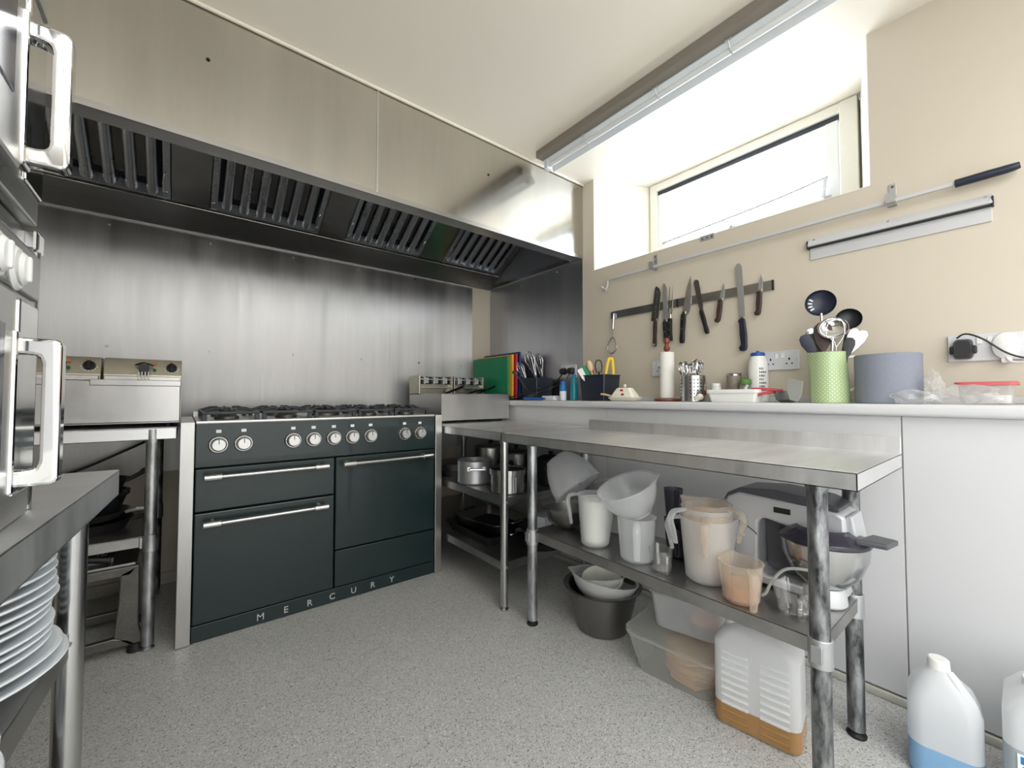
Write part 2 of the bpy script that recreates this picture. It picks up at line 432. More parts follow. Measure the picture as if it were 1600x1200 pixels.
# ============================================================ THE ROOM
XR, XL, YB, YF, ZC = 2.10, -0.85, 2.93, -2.6, 2.44
XG = 2.50      # window plane
struct('floor', MB().box(XL - .1, XR + .5, YF - .1, YB + .1, -.1, 0), 'floor')
struct('ceiling', MB().box(XL - .1, XG + .12, YF - .1, YB + .1, ZC, ZC + .1), 'ceil')
struct('wall_back', MB().box(XL - .1, XR + .6, YB, YB + .1, 0, ZC), 'cream')
struct('wall_left', MB().box(XL - .1, XL, YF, YB, 0, ZC), 'cream')
struct('wall_front', MB().box(XL - .1, XR + .6, YF - .1, YF, 0, ZC), 'cream')
wr = MB()
wr.box(XR, XG + .1, YF, YB, 0.0, 1.83)
wr.prism([(XR, 1.768), (XG + .1, 1.55), (XG + .1, YB), (XR, YB)], 'z', 1.83, ZC)
wr.prism([(XR, .368), (XG + .1, .49), (XG + .1, YF), (XR, YF)], 'z', 1.83, ZC)
wallr = struct('wall_right', wr, 'cream')
# painted reveals of the window recess, a skin on the splayed sides and the sill
rv = MB()
rv.prism([(XR + .001, 1.768), (XG, 1.594), (XG, 1.590), (XR + .001, 1.764)], 'z', 1.832, ZC - .001)
rv.prism([(XR + .001, .368), (XG, .466), (XG, .470), (XR + .001, .372)], 'z', 1.832, ZC - .001)
rv.prism([(XR, .37), (XG, .468), (XG, 1.592), (XR, 1.766)], 'z', 1.829, 1.834)
struct('window_reveal', rv, 'reveal', wallr, 'pale painted splayed reveal of the window recess')
# window
y0, y1, z0, z1 = .475, 1.585, 1.835, ZC - .004
fr = MB()
fr.box(XG - .03, XG + .04, y0, y0 + .07, z0, z1, .004).box(XG - .03, XG + .04, y1 - .05, y1, z0, z1, .004)
fr.box(XG - .028, XG + .04, y0 + .066, y1 - .046, z1 - .05, z1 - .001, .004).box(XG - .028, XG + .04, y0 + .066, y1 - .046, z0 + .001, z0 + .12, .004)
win = struct('window_1', fr, 'reveal')
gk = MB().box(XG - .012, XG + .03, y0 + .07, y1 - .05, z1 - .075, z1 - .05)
struct('gap_shade', gk, 'navy', win, 'dark shadowed gap above the opened sash')  # dark strip drawn for the shade in the gap over the sash
sy0, sy1, sz0, sz1 = y0 + .075, y1 - .055, z0 + .125, z1 - .078
sash = MB()
sash.box(XG - .02, XG + .02, sy0, sy0 + .055, sz0, sz1, .005).box(XG - .02, XG + .02, sy1 - .05, sy1, sz0, sz1, .005)
sash.box(XG - .018, XG + .018, sy0 + .05, sy1 - .045, sz1 - .05, sz1 - .001, .005).box(XG - .018, XG + .018, sy0 + .05, sy1 - .045, sz0 + .001, sz0 + .05, .005)
struct('sash', sash, 'upvc', win)
struct('pane', MB().box(XG - .003, XG + .003, sy0 + .05, sy1 - .05, sz0 + .04, sz1 - .04), 'pane', win)
struct('stay_bar', MB().tube([(XG - .05, sy0 + .04, sz0 + .12), (XG - .05, sy0 + .3, sz0 + .09), (XG - .05, sy1 - .05, sz0 + .05)], .006, 6).tube([(XG - .05, sy0 + .05, sz0 + .12), (XG - .04, sy0 + .06, sz0 + .03)], .008, 6), 'alu', win, 'thin metal stay bar across the window bottom')
struct('catch', MB().box(XG - .045, XG - .02, sy0 + .03, sy0 + .06, sz0 - .01, sz0 + .03, .003).box(XG - .045, XG - .02, 1.04, 1.06, sz0 - .0, sz0 + .03, .003), 'alu', win)

# lower wall boarding with a boxed-out ledge on top
low = struct('wall_lower_right', MB().box(1.853, XR, YF, 2.92, 0, .935), 'skirt')
for a, b in ((YF, .263), (.265, 1.467), (1.469, 2.92)):
    struct('panel', MB().box(1.845, 1.856, a + .0008, b - .0008, .03, .936, .001), 'white', low)
struct('baseboard_right', MB().box(1.832, 1.846, YF, 2.92, 0, .026, .005), 'skirt')
single('ledge_worktop', MB().box(1.815, XR - .001, YF + .01, 2.92, .937, .977, .012, 3), 'white',
       'long white laminate ledge running along the wall under the window', 'ledge', (0, 0, 0))
struct('trim_1', MB().box(XR - .016, XR - .001, -1.5, 1.86, .977, 1.0, .003), 'white')
struct('baseboard_back', MB().box(XL, 2.1, YB - .02, YB - .001, 0, .06, .004), 'skirt')
# beading where hood casing and steel meet the ceiling
struct('trim_2', MB().box(XL, XR, 1.846, 1.858, ZC - .014, ZC - .001, .003), 'ceil')

# ---------------------------------------------------------- steel splashbacks
sp = thing('splashback', 'large brushed stainless splashback sheet on the wall behind the cooker', 'splashback', (.5, YB, .6))
link('sheet', MB().box(XL, 1.905, 2.924, 2.9295, .60, 1.937), 'splash', sp, world=True)
def screw(parent, x, y, z, ax='y', name='screw', r=.0065, m='alu'):
    d = {'y': (0, -.004, 0), 'x': (-.004, 0, 0)}[ax]
    return link(name, MB().cyl((x, y, z), (x + d[0], y + d[1], z), r, r * .7, 10), m, parent, world=True)
for x, z, m in ((-.31, 1.883, 'alu'), (.11, 1.884, 'alu'), (.539, 1.893, 'alu'), (.95, 1.895, 'alu'), (1.381, 1.903, 'hole'), (1.806, 1.882, 'alu'),
                (-.306, 1.259, 'alu'), (.116, 1.262, 'alu'), (.548, 1.27, 'alu'), (.98, 1.265, 'alu'), (1.418, 1.263, 'hole'), (1.797, 1.256, 'alu')):
    screw(sp, x, 2.924, z, m=m)
sp2 = thing('side_splashback', 'plain stainless sheet on the right wall under the end of the hood', 'splashback', (XR, 2.4, .98))
link('sheet', MB().box(2.094, 2.0995, 1.862, 2.922, .978, 1.929), 'splash_side', sp2, world=True)
for y, z in ((2.105, 1.902), (2.508, 1.885), (2.9, 1.89)): screw(sp2, 2.094, y, z, 'x')

# ---------------------------------------------------------- extractor hood
hd = thing('extractor_hood', 'long stainless wall canopy hood with baffle filters above the cooker', 'hood', (.62, 2.4, 1.93))
YH = 1.862
for a, b in ((XL + .005, .684), (.688, 2.098)):
    p = MB().box(a, b, YH, YH + .012, 1.94, ZC - .002, .0015)
    f = link('front_panel', p, 'hood', hd, world=True)
    x = .05 if a < 0 else 1.317
    link('rivet', MB().cyl((x, YH, 2.245), (x, YH - .003, 2.245), .007, .006, 10), 'hole', f, world=True)
link('joint_strip', MB().box(.682, .690, YH - .004, YH + .001, 1.95, ZC - .003, .0015), 'chrome', hd, world=True)
lip = MB().box(XL + .005, 2.098, YH, 1.945, 1.932, 1.94).box(XL + .005, 2.098, 1.943, 1.947, 1.94, 1.975).box(XL + .005, 2.098, YH - .001, YH + .003, 1.932, 1.955)
link('lip', lip, 'hood_dark', hd, world=True)
YD = 2.76      # filters end above the grease duct here
def fz(y): return 2.022 + (YD - y) * .6
FS = [(-.605, -.064), (.097, .649), (.805, 1.334), (1.518, 2.03)]
blanks = [(XL + .01, -.605), (-.064, .097), (.649, .805), (1.334, 1.518), (2.03, 2.07)]
for a, b in blanks:
    link('blank_panel', MB().prism([(2.1, fz(2.1)), (YD, fz(YD)), (YD, fz(YD) + .006), (2.1, fz(2.1) + .006)], 'x', a + .001, b - .001), 'hood_dark', hd, world=True)
for fi, (a, b) in enumerate(FS):
    f = link('filter', MB().prism([(2.1, fz(2.1) + .05), (YD, fz(YD) + .05), (YD, fz(YD) + .056), (2.1, fz(2.1) + .056)], 'x', a + .002, b - .002), 'blackm', hd, world=True)
    rim = MB()
    for u0, u1 in ((a + .003, a + .032), (b - .032, b - .003)):
        rim.prism([(2.1, fz(2.1) - .002), (YD - .01, fz(YD - .01) - .002), (YD - .01, fz(YD - .01) + .045), (2.1, fz(2.1) + .045)], 'x', u0, u1, .002)
    rim.prism([(YD - .012, fz(YD - .012) - .001), (YD - .002, fz(YD - .002) - .001), (YD - .002, fz(YD - .002) + .045), (YD - .012, fz(YD - .012) + .045)], 'x', a + .03, b - .03)
    link('filter_frame', rim, 'baffle', f, world=True)
    n = 6; pitch = (b - a - .07) / n
    for k in range(n):
        xc = a + .035 + pitch * (k + .5)
        # front channel: a trapezoid trough open upwards
        w = pitch * .29
        g = MB()
        sec = [(w * math.cos(PI * q / 8), .024 - .024 * math.sin(PI * q / 8)) for q in range(9)]
        vs = []; 
        for yy in (2.1, YD - .012):
            for sx, sz in sec: vs.append((xc + sx, yy, fz(yy) + sz))
        m_ = len(sec)
        g.faces(vs, [(i, i + 1, m_ + i + 1, m_ + i) for i in range(m_ - 1)])
        link('baffle', g, 'baffle', f, world=True)
        if k < n - 1:   # rear channel seen dark between two front ones
            xd = xc + pitch * .5; g = MB(); vs = []
            sec = [(-w * 1.1, .012), (-w * .7, .04), (w * .7, .04), (w * 1.1, .012)]
            for yy in (2.1, YD - .05):
                for sx, sz in sec: vs.append((xd + sx, yy, fz(yy) + sz))
            g.faces(vs, [(i, i + 1, 5 + i, 4 + i) for i in range(3)])
            link('rear_baffle', g, 'pan_dark', f, world=True)
    for xe in ((b - .018,) if fi in (0,) else (a + .018,) if fi == 3 else (a + .018, b - .018)):
        ym = 2.66; zz = fz(ym) - .006
        link('wire_handle', MB().tube([(xe, ym - .05, zz + .03), (xe - .012, ym - .04, zz), (xe - .014, ym + .03, zz - .04), (xe, ym + .05, zz - .03)], .002, 6), 'chrome', f, world=True)
        for yy in (2.56, 2.72):
            link('rivet', MB().cyl((xe, yy, fz(yy)), (xe, yy - .004, fz(yy) - .007), .004, .003, 8), 'chrome', f, world=True)
duct = MB()
for a, b in ((XL + .01, .62), (.623, 2.07)): duct.prism([(YD + .004, 2.016), (2.902, 1.928), (2.902, 1.936), (YD + .004, 2.024)], 'x', a, b)
link('grease_duct', duct, 'hood_dark', hd, world=True)
link('duct_lip', MB().box(XL + .01, 2.07, YD - .003, YD + .006, 2.008, 2.03, .002), 'hood', hd, world=True)
link('rear_flange', MB().box(XL + .01, 2.07, 2.90, 2.922, 1.925, 1.938), 'hood_dark', hd, world=True)
link('end_panel', MB().prism([(1.95, 1.945), (2.90, 1.945), (2.76, 2.05), (1.95, 2.42)], 'x', 2.074, 2.08), 'splash_side', hd, world=True)
link('end_lip', MB().box(2.07, 2.092, 1.948, 2.92, 1.930, 1.938).box(2.066, 2.072, 1.948, 2.92, 1.926, 1.955), 'hood_dark', hd, world=True)
link('top_plate', MB().box(XL + .01, 2.09, 1.875, 2.92, 2.40, 2.41), 'hood_dark', hd, world=True)

# ---------------------------------------------------------- ceiling batten light
bl = thing('batten_light', 'long bare fluorescent batten fixed to the ceiling beside the window', 'ceiling light', (1.69, .5, ZC))
link('body', MB().prism([(1.64, 2.44), (1.648, 2.398), (1.70, 2.398), (1.712, 2.44)], 'y', -.05, 1.775, .003), 'lampwhite', bl, world=True)
link('shade_strip', MB().box(1.592, 1.645, -.05, 1.77, 2.398, 2.4395, .003), 'shade_strip', bl, world=True)  # dark box stands in for the shade along the batten's left side
link('reflector', MB().prism([(1.70, 2.438), (1.704, 2.41), (1.742, 2.37), (1.748, 2.373), (1.712, 2.416), (1.71, 2.438)], 'y', -.05, 1.775), 'lampwhite', bl, world=True)
link('fluorescent_tube', MB().cyl((1.675, -.02, 2.374), (1.675, 1.74, 2.374), .013, None, 16), 'tubeglass', bl, world=True)
for y in (1.755, -.03):
    link('end_cap', MB().box(1.655, 1.70, y - .014, y + .014, 2.352, 2.40, .004), 'lampwhite', bl, world=True)
for y in (1.45, 1.02, .70, .35, .1):
    link('clip', MB().box(1.632, 1.642, y - .012, y + .012, 2.392, 2.425, .002).tube([(1.64, y, 2.395), (1.655, y, 2.37), (1.675, y, 2.357)], .0025, 6), 'alu', bl, world=True)

# ============================================================ RANGE COOKER
Y0 = 2.133
ck = thing('range_cooker', 'wide dark slate green range cooker with nine chrome knobs', 'cooker', (.585, 2.45, 0))
link('body', MB().box(.05, 1.135, Y0 + .035, 2.74, .02, .875), 'blackm', ck, world=True)
for a, b in ((-.004, .043), (1.137, 1.178)):
    link('side_panel', MB().box(a, b, Y0 - .008, 2.78, 0.003, .897, .002), 'applst', ck, world=True)
cp = link('control_panel', MB().prism([(Y0, .708), (Y0, .893), (Y0 + .04, .893), (Y0 + .04, .708)], 'x', .045, 1.135, .003), 'enamel', ck, world=True)
link('hob_plate', MB().box(.045, 1.135, Y0 - .003, 2.76, .888, .900, .003), 'applst', ck, world=True)
link('hob_upstand', MB().box(.045, 1.135, 2.755, 2.775, .895, .925, .003), 'applst', ck, world=True)
doors = [('grill_door', .047, .590, .527, .702), ('oven_door', .047, .590, .072, .520), ('oven_door', .597, 1.133, .252, .702), ('drawer_front', .597, 1.133, .072, .246)]
dob = []
for n, a, b, c, d in doors:
    dob.append(link(n, MB().box(a, b, Y0, Y0 + .034, c, d, .004), 'enamel', ck, world=True))
plinth = link('plinth', MB().box(.045, 1.135, Y0 + .004, Y0 + .03, 0.002, .067, .002), 'enamel', ck, world=True)
for ch, x in zip('MERCURY', (.288, .388, .487, .588, .69, .786, .888)):
    text_mesh('letter', ch, .040, 'silver', plinth, Matrix.Translation((x, Y0 + .003, .031)) @ rotm(90, 0, 0), .0015, .0002)
for dn, a, b, z in ((dob[0], .075, .553, .672), (dob[1], .075, .553, .482), (dob[2], .618, 1.103, .672)):
    h = link('handle', MB().cyl((a + .01, Y0 - .048, z), (b - .01, Y0 - .048, z), .0095, None, 16), 'tube', dn, world=True)
    for s0, s1 in ((a, a + .062), (b - .062, b)):
        xm = s0 + .012 if s0 == a else s1 - .012
        link('handle_end', MB().cyl((s0, Y0 - .048, z), (s1, Y0 - .048, z), .0135, None, 16, .002).cyl((xm + (.02 if s0 == a else -.02), Y0 - .045, z), (xm + (.02 if s0 == a else -.02), Y0 + .004, z), .008, .011, 12), 'chrome', dn, world=True)
for x in (.123, .212, .405, .492, .584, .673, .765, .951, 1.042):
    k = link('knob', MB().cyl((x, Y0 + .002, .80), (x, Y0 - .012, .80), .036, .034, 28, .002).cyl((x, Y0 - .012, .80), (x, Y0 - .034, .80), .0255, .0245, 28, .002), 'applst', cp, world=True)
    link('icon_plate', MB().box(x - .009, x + .009, Y0 - .002, Y0 + .001, .849, .862), 'label', cp, world=True)
    m = MB()
    m.lathe([(.0262, -.0005), (.0292, -.0005), (.0292, .0008), (.0262, .0008)], (0, 0, 0), 28, closed=True)
    m.box(-.0012, .0012, .004, .022, .0218, .0232).box(-.033, -.0305, -.002, .002, .0, .0012)
    m.xf(Matrix.Translation((x, Y0 - .0125, .80)) @ rotm(90, 0, 0))
    link('knob_marking', m, 'blackm', cp, world=True)
# burners and cast iron pan supports
for i, x in enumerate((.16, .40, .62, .80, 1.02)):
    for y in ((2.28, 2.58) if i != 2 else (2.43,)):
        r = .035 if i != 2 else .06
        b_ = link('burner', MB().lathe([(0, .90), (r + .012, .90), (r + .012, .912), (r, .922), (r, .93), (r * .9, .934), (0, .936)], (x, y, 0), 20), 'castalu', ck, world=True)
        link('burner_cap', MB().lathe([(0, .936), (r * .85, .936), (r * .85, .943), (0, .945)], (x, y, 0), 20), 'castiron', b_, world=True)
for a, b in ((.065, .275), (.285, .495), (.505, .705), (.715, .9), (.91, 1.12)):
    g = MB(); t, z0_, z1_ = .006, .925, .937
    xm = (a + b) / 2
    for y in (2.17, 2.425, 2.69): g.box(a, b, y - t, y + t, z0_, z1_, .002)
    for x in (a + t, b - t): g.box(x - t, x + t, 2.17, 2.69, z0_, z1_, .002)
    for yc in (2.295, 2.56):
        for dx, dy in ((1, 0), (-1, 0), (0, 1), (0, -1)):
            ex, ey = (b - a) / 2, .12
            g.tube([(xm + dx * .03, yc + dy * .03, .948), (xm + dx * .06, yc + dy * .06, .948), (xm + dx * ex * .95, yc + dy * ey * .95, .934)], .0065, 6, False)
    for x in (a + .01, b - .01):
        for y in (2.18, 2.68): g.box(x - .009, x + .009, y - .009, y + .009, .899, .93, .002)
    link('pan_support', g, 'castiron', ck, world=True)

# ============================================================ STEEL BENCHES
def bench(name, label, loc, rz, x0, x1, y0, y1, z, thick, legs, shelves, lr, m_leg, m_leg_low, upstand=None, collar=True, m_top='top', foot=True, front='-x'):
    """legs: (x, y, low material flag); shelves: z of each shelf top"""
    t = thing(name, label, 'table', loc, (0, 0, rz))
    tp = MB().box(x0, x1, y0, y1, z - .004, z, .001)
    for a, b, c, d in ((x0, x0 + .002, y0, y1), (x1 - .002, x1, y0, y1), (x0, x1, y0, y0 + .002), (x0, x1, y1 - .002, y1)):
        tp.box(a, b, c, d, z - thick, z - .001)
    for a, b, c, d in ((x0, x0 + .015, y0, y1), (x0, x1, y0, y0 + .015), (x1 - .015, x1, y0, y1), (x0, x1, y1 - .015, y1)):
        tp.box(a, b, c, d, z - thick, z - thick + .002)
    link('worktop', tp, m_top, t)
    if upstand: 
        a, b, c, d, h = upstand
        link('upstand', MB().box(a, b, c, d, z - .002, z + h, .0015), m_top, t)
    for lx, ly, ml in legs:
        lowz = min(shelves) if shelves else 0
        L_ = link('leg', MB().cyl((lx, ly, .02), (lx, ly, z - .006), lr, None, 24), ml, t)
        link('leg_socket', MB().cyl((lx, ly, z - thick - .012), (lx, ly, z - .006), lr + .003, None, 24), ml, L_)
        if foot: link('foot', MB().lathe([(0, 0), (lr * 1.1, 0), (lr * 1.15, .006), (lr * .7, .014), (lr * .7, .03), (0, .03)], (lx, ly, 0), 20), 'blackm' if foot == 'b' else m_leg_low, L_)
        if collar:
            for sz in shelves:
                link('collar', MB().cyl((lx, ly, sz - .062), (lx, ly, sz + .006), lr + .0045, None, 24, .0015).box(lx - lr - .012, lx - lr - .002, ly - .012, ly + .012, sz - .045, sz - .005, .002), m_leg, L_)
        else:
            for sz in shelves:
                link('leg_screw', MB().cyl((lx, ly - lr + .002, sz - .018), (lx, ly - lr - .005, sz - .018), .007, .005, 10), 'alu', L_)
    for sz in shelves:
        sx0, sx1 = min(l[0] for l in legs) - .003, max(l[0] for l in legs) + .003
        sy0_, sy1_ = min(l[1] for l in legs) - .003, max(l[1] for l in legs) + .003
        s_ = MB().box(sx0, sx1, sy0_, sy1_, sz - .004, sz, .001)
        for a, b, c, d in ((sx0, sx0 + .002, sy0_, sy1_), (sx1 - .002, sx1, sy0_, sy1_), (sx0, sx1, sy0_, sy0_ + .002), (sx0, sx1, sy1_ - .002, sy1_)):
            s_.box(a, b, c, d, sz - .04, sz - .001)
        link('shelf', s_, 'shelfst', t)
    return t
# main prep bench in front of the white boarding
bench('prep_table', 'stainless prep table with dark stained round legs below the window wall', (1.44, .88, 0), 0,
      -.26, .255, -.636, .655, .830, .042,
      [(-.215, -.548, 'galv_dark'), (-.213, .512, 'galv'), (.14, -.537, 'galv_dark'), (.14, .512, 'galv')], [.41], .0215, 'alu', 'galv_dark',
      upstand=(.247, .255, -.636, .58, .05), foot='b')
# corner bench between cooker and prep table
bench('corner_table', 'stainless corner table with two shelves of pots beside the cooker', (1.45, 2.2, 0), 0,
      -.262, .385, -.662, .70, .832, .042,
      [(-.245, -.632, 'tube'), (.33, -.632, 'tube'), (-.245, .66, 'tube'), (.33, .66, 'tube')], [.52, .217], .019, 'tube', 'tube', collar=False)
# fryer bench left of the cooker
bench('fryer_table', 'stainless table with one shelf carrying the left fryer', (-.42, 2.52, 0), 0,
      -.41, .405, -.33, .38, .876, .047,
      [(.33, -.31, 'galv'), (.33, .28, 'galv_dark'), (-.37, -.31, 'galv'), (-.37, .28, 'galv')], [.447], .0205, 'galv', 'galv')
# oven bench, near left
bench('oven_table', 'stainless table at the near left with ovens on top and white plates below', (-.089, 1.062, 0), -3.5,
      -.68, 0.0, -1.35, 0.0, .865, .046,
      [(-.045, -.065, 'tube'), (-.64, -.065, 'tube'), (-.045, -1.3, 'tube'), (-.64, -1.3, 'tube')], [.617, .385], .0185, 'tube', 'tube', collar=False)

# ============================================================ FRYERS
def fryer(name, label, x0, x1, yf, zb, baskets, heads_open, side):
    """two-tank counter-top fryer: tank body, control heads behind, basket handles in front"""
    t = thing(name, label, 'fryer', ((x0 + x1) / 2, yf + .25, zb))
    for fx in (x0 + .04, x1 - .04):
        for fy in (yf + .05, yf + .42):
            link('foot', MB().cyl((fx, fy, zb), (fx, fy, zb + .022), .014, None, 12), 'blackm', t, world=True)
    zt = zb + .19; yh = yf + .31; yb = yf + .47
    b = MB()
    b.box(x0, x1, yf, yf + .004, zb + .02, zt, .001).box(x0, x0 + .004, yf, yb, zb + .02, zt).box(x1 - .004, x1, yf, yb, zb + .02, zt)
    b.box(x0, x1, yb - .004, yb, zb + .02, zt).box(x0, x1, yf, yb, zb + .018, zb + .024)
    b.box(x0, x1, yf, yf + .03, zt - .004, zt, .001).box(x0, x1, yh - .03, yb, zt - .004, zt)
    xm = (x0 + x1) / 2
    b.box(xm - .012, xm + .012, yf, yb, zt - .004, zt)
    link('tank_body', b, 'applst', t, world=True)
    for k, (a, c) in enumerate(((x0 + .012, xm - .014), (xm + .014, x1 - .012))):
        w = MB(); w.box(a, c, yf + .03, yh - .03, zt - .1, zt - .096).box(a, a + .002, yf + .03, yh - .03, zt - .1, zt - .002).box(c - .002, c, yf + .03, yh - .03, zt - .1, zt - .002).box(a, c, yh - .032, yh - .03, zt - .1, zt).box(a, c, yf + .03, yf + .032, zt - .1, zt)
        link('tank', w, 'pan_dark', t, world=True)
        h0, h1 = (x0 if k == 0 else xm + .004), (xm - .004 if k == 0 else x1)
        if heads_open:
            h = MB().box(h0, h0 + .012, yh, yb, zt, zt + .128, .002).box(h1 - .012, h1, yh, yb, zt, zt + .128, .002).box(h0, h1, yb - .004, yb, zt, zt + .11)
            h.box(h0, h1, yh + .03, yh + .034, zt, zt + .068, .001)
            hd_ = link('control_head', h, 'warmst', t, world=True)
            for zz in (.098, .042):
                link('cross_rail', MB().box(h0 + .01, h1 - .01, yh - .002, yh + .002, zt + zz, zt + zz + .007, .001), 'applst', hd_, world=True)
            link('dark_recess', MB().box(h0 + .012, h1 - .012, yh + .06, yh + .064, zt + .06, zt + .122), 'blackm', hd_, world=True)
            for q in range(3):
                xx = h0 + .05 + q * .075
                link('element_bracket', MB().box(xx, xx + .012, yh + .03, yh + .06, zt + .07, zt + .12, .002).box(xx + .02, xx + .045, yh + .045, yh + .05, zt + .075, zt + .115, .002), 'silver', hd_, world=True)
            link('basket_pivot', MB().cyl((h1 - .045, yh - .015, zt + .02), (h1 - .045, yh, zt + .02), .016, .014, 16), 'alu', hd_, world=True)
        else:
            h = MB().prism([(yh + .03, zt), (yh + .03, zt + .035), (yh + .06, zt + .112), (yb, zt + .112), (yb, zt)], 'x', h0, h1, .002)
            hd_ = link('control_head', h, 'warmst', t, world=True)
            yk, zk = yh + .043, zt + .073
            T = Matrix.Translation((h1 - .038, yk, zk)) @ rotm(68, 0, 0)
            link('knob', MB().lathe([(0, 0), (.021, 0), (.021, .004), (.019, .012), (0, .013)], (0, 0, 0), 24).box(-.005, .005, -.018, .018, .01, .026, .002).xf(T), 'black', hd_, world=True)
            km = MB()
            for q in range(-3, 4):
                aa = math.radians(-90 + q * 26); km.cyl((.026 * math.cos(aa), .026 * math.sin(aa), -.001), (.026 * math.cos(aa), .026 * math.sin(aa), .001), .003, None, 8)
            link('dial_mark', km.xf(T), 'label', hd_, world=True)
            link('knob_pointer', MB().box(-.0025, .0025, .014, .027, .012, .027, .001).xf(T), 'copper', hd_, world=True)
            for zz, mm_ in ((.016, 'copper'), (-.014, 'greenled')):
                yy = yk + zz * .39; link('indicator_lamp', MB().cyl((h1 - .1, yy, zk + zz), (h1 - .1, yy - .007, zk + zz + .003), .0065, None, 12), mm_, hd_, world=True)
            link('lid_rail', MB().box(h0 + .004, h1 - .004, yh, yh + .03, zt + .008, zt + .03, .003), 'applst', hd_, world=True)
            bx = (h0 + h1) / 2 + .0
            link('basket_handle', MB().tube([(bx - .03, yh + .03, zt + .082), (bx, yh + .005, zt + .092), (bx + .03, yh + .03, zt + .082)], .004, 6).prism([(bx - .02, zt + .085), (bx + .02, zt + .085), (bx + .016, zt + .048), (bx - .016, zt + .048)], 'y', yh - .002, yh + .008, .002), 'black', hd_, world=True)
            wires = MB()
            for q in range(4): wires.cyl((bx - .017 + q * .0113, yh, zt + .05), (bx - .017 + q * .0113, yh - .01, zt + .003), .0028, None, 6)
            link('basket_wire', wires, 'ivory', hd_, world=True)
            link('tank_lid', MB().box(h0 + (.0 if k else .01), h1 - (.06 if k == 0 else 0), yf - .004, yf + .03, zt - .022, zt + .003, .003).box(h0 + .01, h1 - .01, yf + .03, yh - .02, zt, zt + .004, .001), 'applst', hd_, world=True)
    link('front_crease', MB().box(x0 + .01, x1 - .01, yf - .0015, yf + .001, zb + .05, zb + .054), 'applst', t, world=True)
    if baskets:
        for xx, dz in ((x0 + .14, .05), (x0 + .33, .03), (x0 + .4, .055)):
            link('basket_handle', MB().tube([(xx, yh - .1, zt + .002), (xx + .02, yh - .17, zt + .02), (xx + .055, yh - .26, zt + dz)], [.006, .008, .009], 8), 'black', t, world=True)
    return t
fryer('fryer', 'stainless double fryer with two control knobs, left of the cooker', -.56, -.005, 2.24, .876, False, False, 0)
fryer('fryer', 'stainless double fryer with black basket handles beside the green chopping board', 1.27, 1.81, 2.30, .832, True, True, 1)

# ============================================================ OVENS (near left)
def oven(name, label, zb, low):
    t = thing(name, label, 'oven', (-.40, .42, zb))
    x = -.139
    link('casing', MB().box(-.66, x, .14, .735, zb, zb + .305, .003), 'applst', t, world=True)
    p = link('control_panel', MB().box(x - .002, x + .004, .14, .728, zb + .246, zb + .298, .002), 'applst', t, world=True)
    for y in (.632, .573, .45, .33):
        k = link('knob', MB().cyl((x + .004, y, zb + .264), (x + .009, y, zb + .264), .0225, .0215, 28, .002).cyl((x + .009, y, zb + .264), (x + .014, y, zb + .264), .0165, .0155, 28, .002), 'whitep', p, world=True)
        link('knob_ridge', MB().box(x + .013, x + .017, y - .003, y + .003, zb + .251, zb + .277, .002), 'whitep', k, world=True)
    d = link('door', MB().box(x + .001, x + .015, .16, .592, zb + (.035 if low else .012), zb + (.235 if low else .2), .004), 'applst', t, world=True)
    link('door_glass', MB().box(x + .013, x + .0165, .19, .56, zb + .07, zb + .20, .001), 'tint', d, world=True)
    link('frame_edge', MB().box(x - .004, x + .003, .665, .735, zb + .03, zb + .24, .003), 'chrome', t, world=True)
    # cast D handle: a standing loop of flat rounded bar on a mounting strip
    xa, xb, y = x + .014, -.0935, .605; z0, z1 = (zb + .049, zb + .191) if low else (zb + .024, zb + .164)
    tk, tg = .0155, .0135
    C_ = [(xa, z1), (xb - .006, z1), (xb - .0015, z1 - .0015), (xb, z1 - .006), (xb, z0 + .006), (xb - .0015, z0 + .0015), (xb - .006, z0), (xa, z0),
          (xa, z0 + tk), (xb - tg - .008, z0 + tk), (xb - tg - .002, z0 + tk + .002), (xb - tg, z0 + tk + .008), (xb - tg, z1 - tk - .008), (xb - tg - .002, z1 - tk - .002), (xb - tg - .008, z1 - tk), (xa, z1 - tk)]
    h = MB().prism(C_, 'y', y - .010, y + .010, .003)
    h.box(xa - .004, xa + .004, y - .018, y + .006, z0 - .006, z1 + .006, .003)
    link('handle', h, 'chrome', d, world=True)
    if low:
        for fy in (.18, .69): link('foot', MB().cyl((-.17, fy, zb - .0005), (-.17, fy, zb + .002), .012, None, 12), 'blackm', t, world=True)
    return t
oven('countertop_oven', 'lower stainless oven with chrome loop handle, standing on the near left table', .8655, True)
oven('countertop_oven', 'upper stainless oven whose chrome handle hangs before the hood, top of the stack', 1.202, False)
st = thing('oven_stand', 'bright tubular stand holding up the upper oven at the left', 'stand', (-.42, .45, 1.2))
link('bar', MB().box(-.66, -.14, .739, .752, 1.176, 1.2, .003).box(-.64, -.60, .16, .74, 1.18, 1.2005, .003).box(-.19, -.15, .16, .74, 1.18, 1.2005, .003), 'tube', st, world=True)
for x in (-.152, -.6):
    link('post', MB().cyl((x, .757, .866), (x, .757, 1.20), .012, None, 16), 'tube', st, world=True)
    link('bracket', MB().box(x - .02, x + .012, .745, .772, 1.176, 1.2, .002), 'whitep', st, world=True)

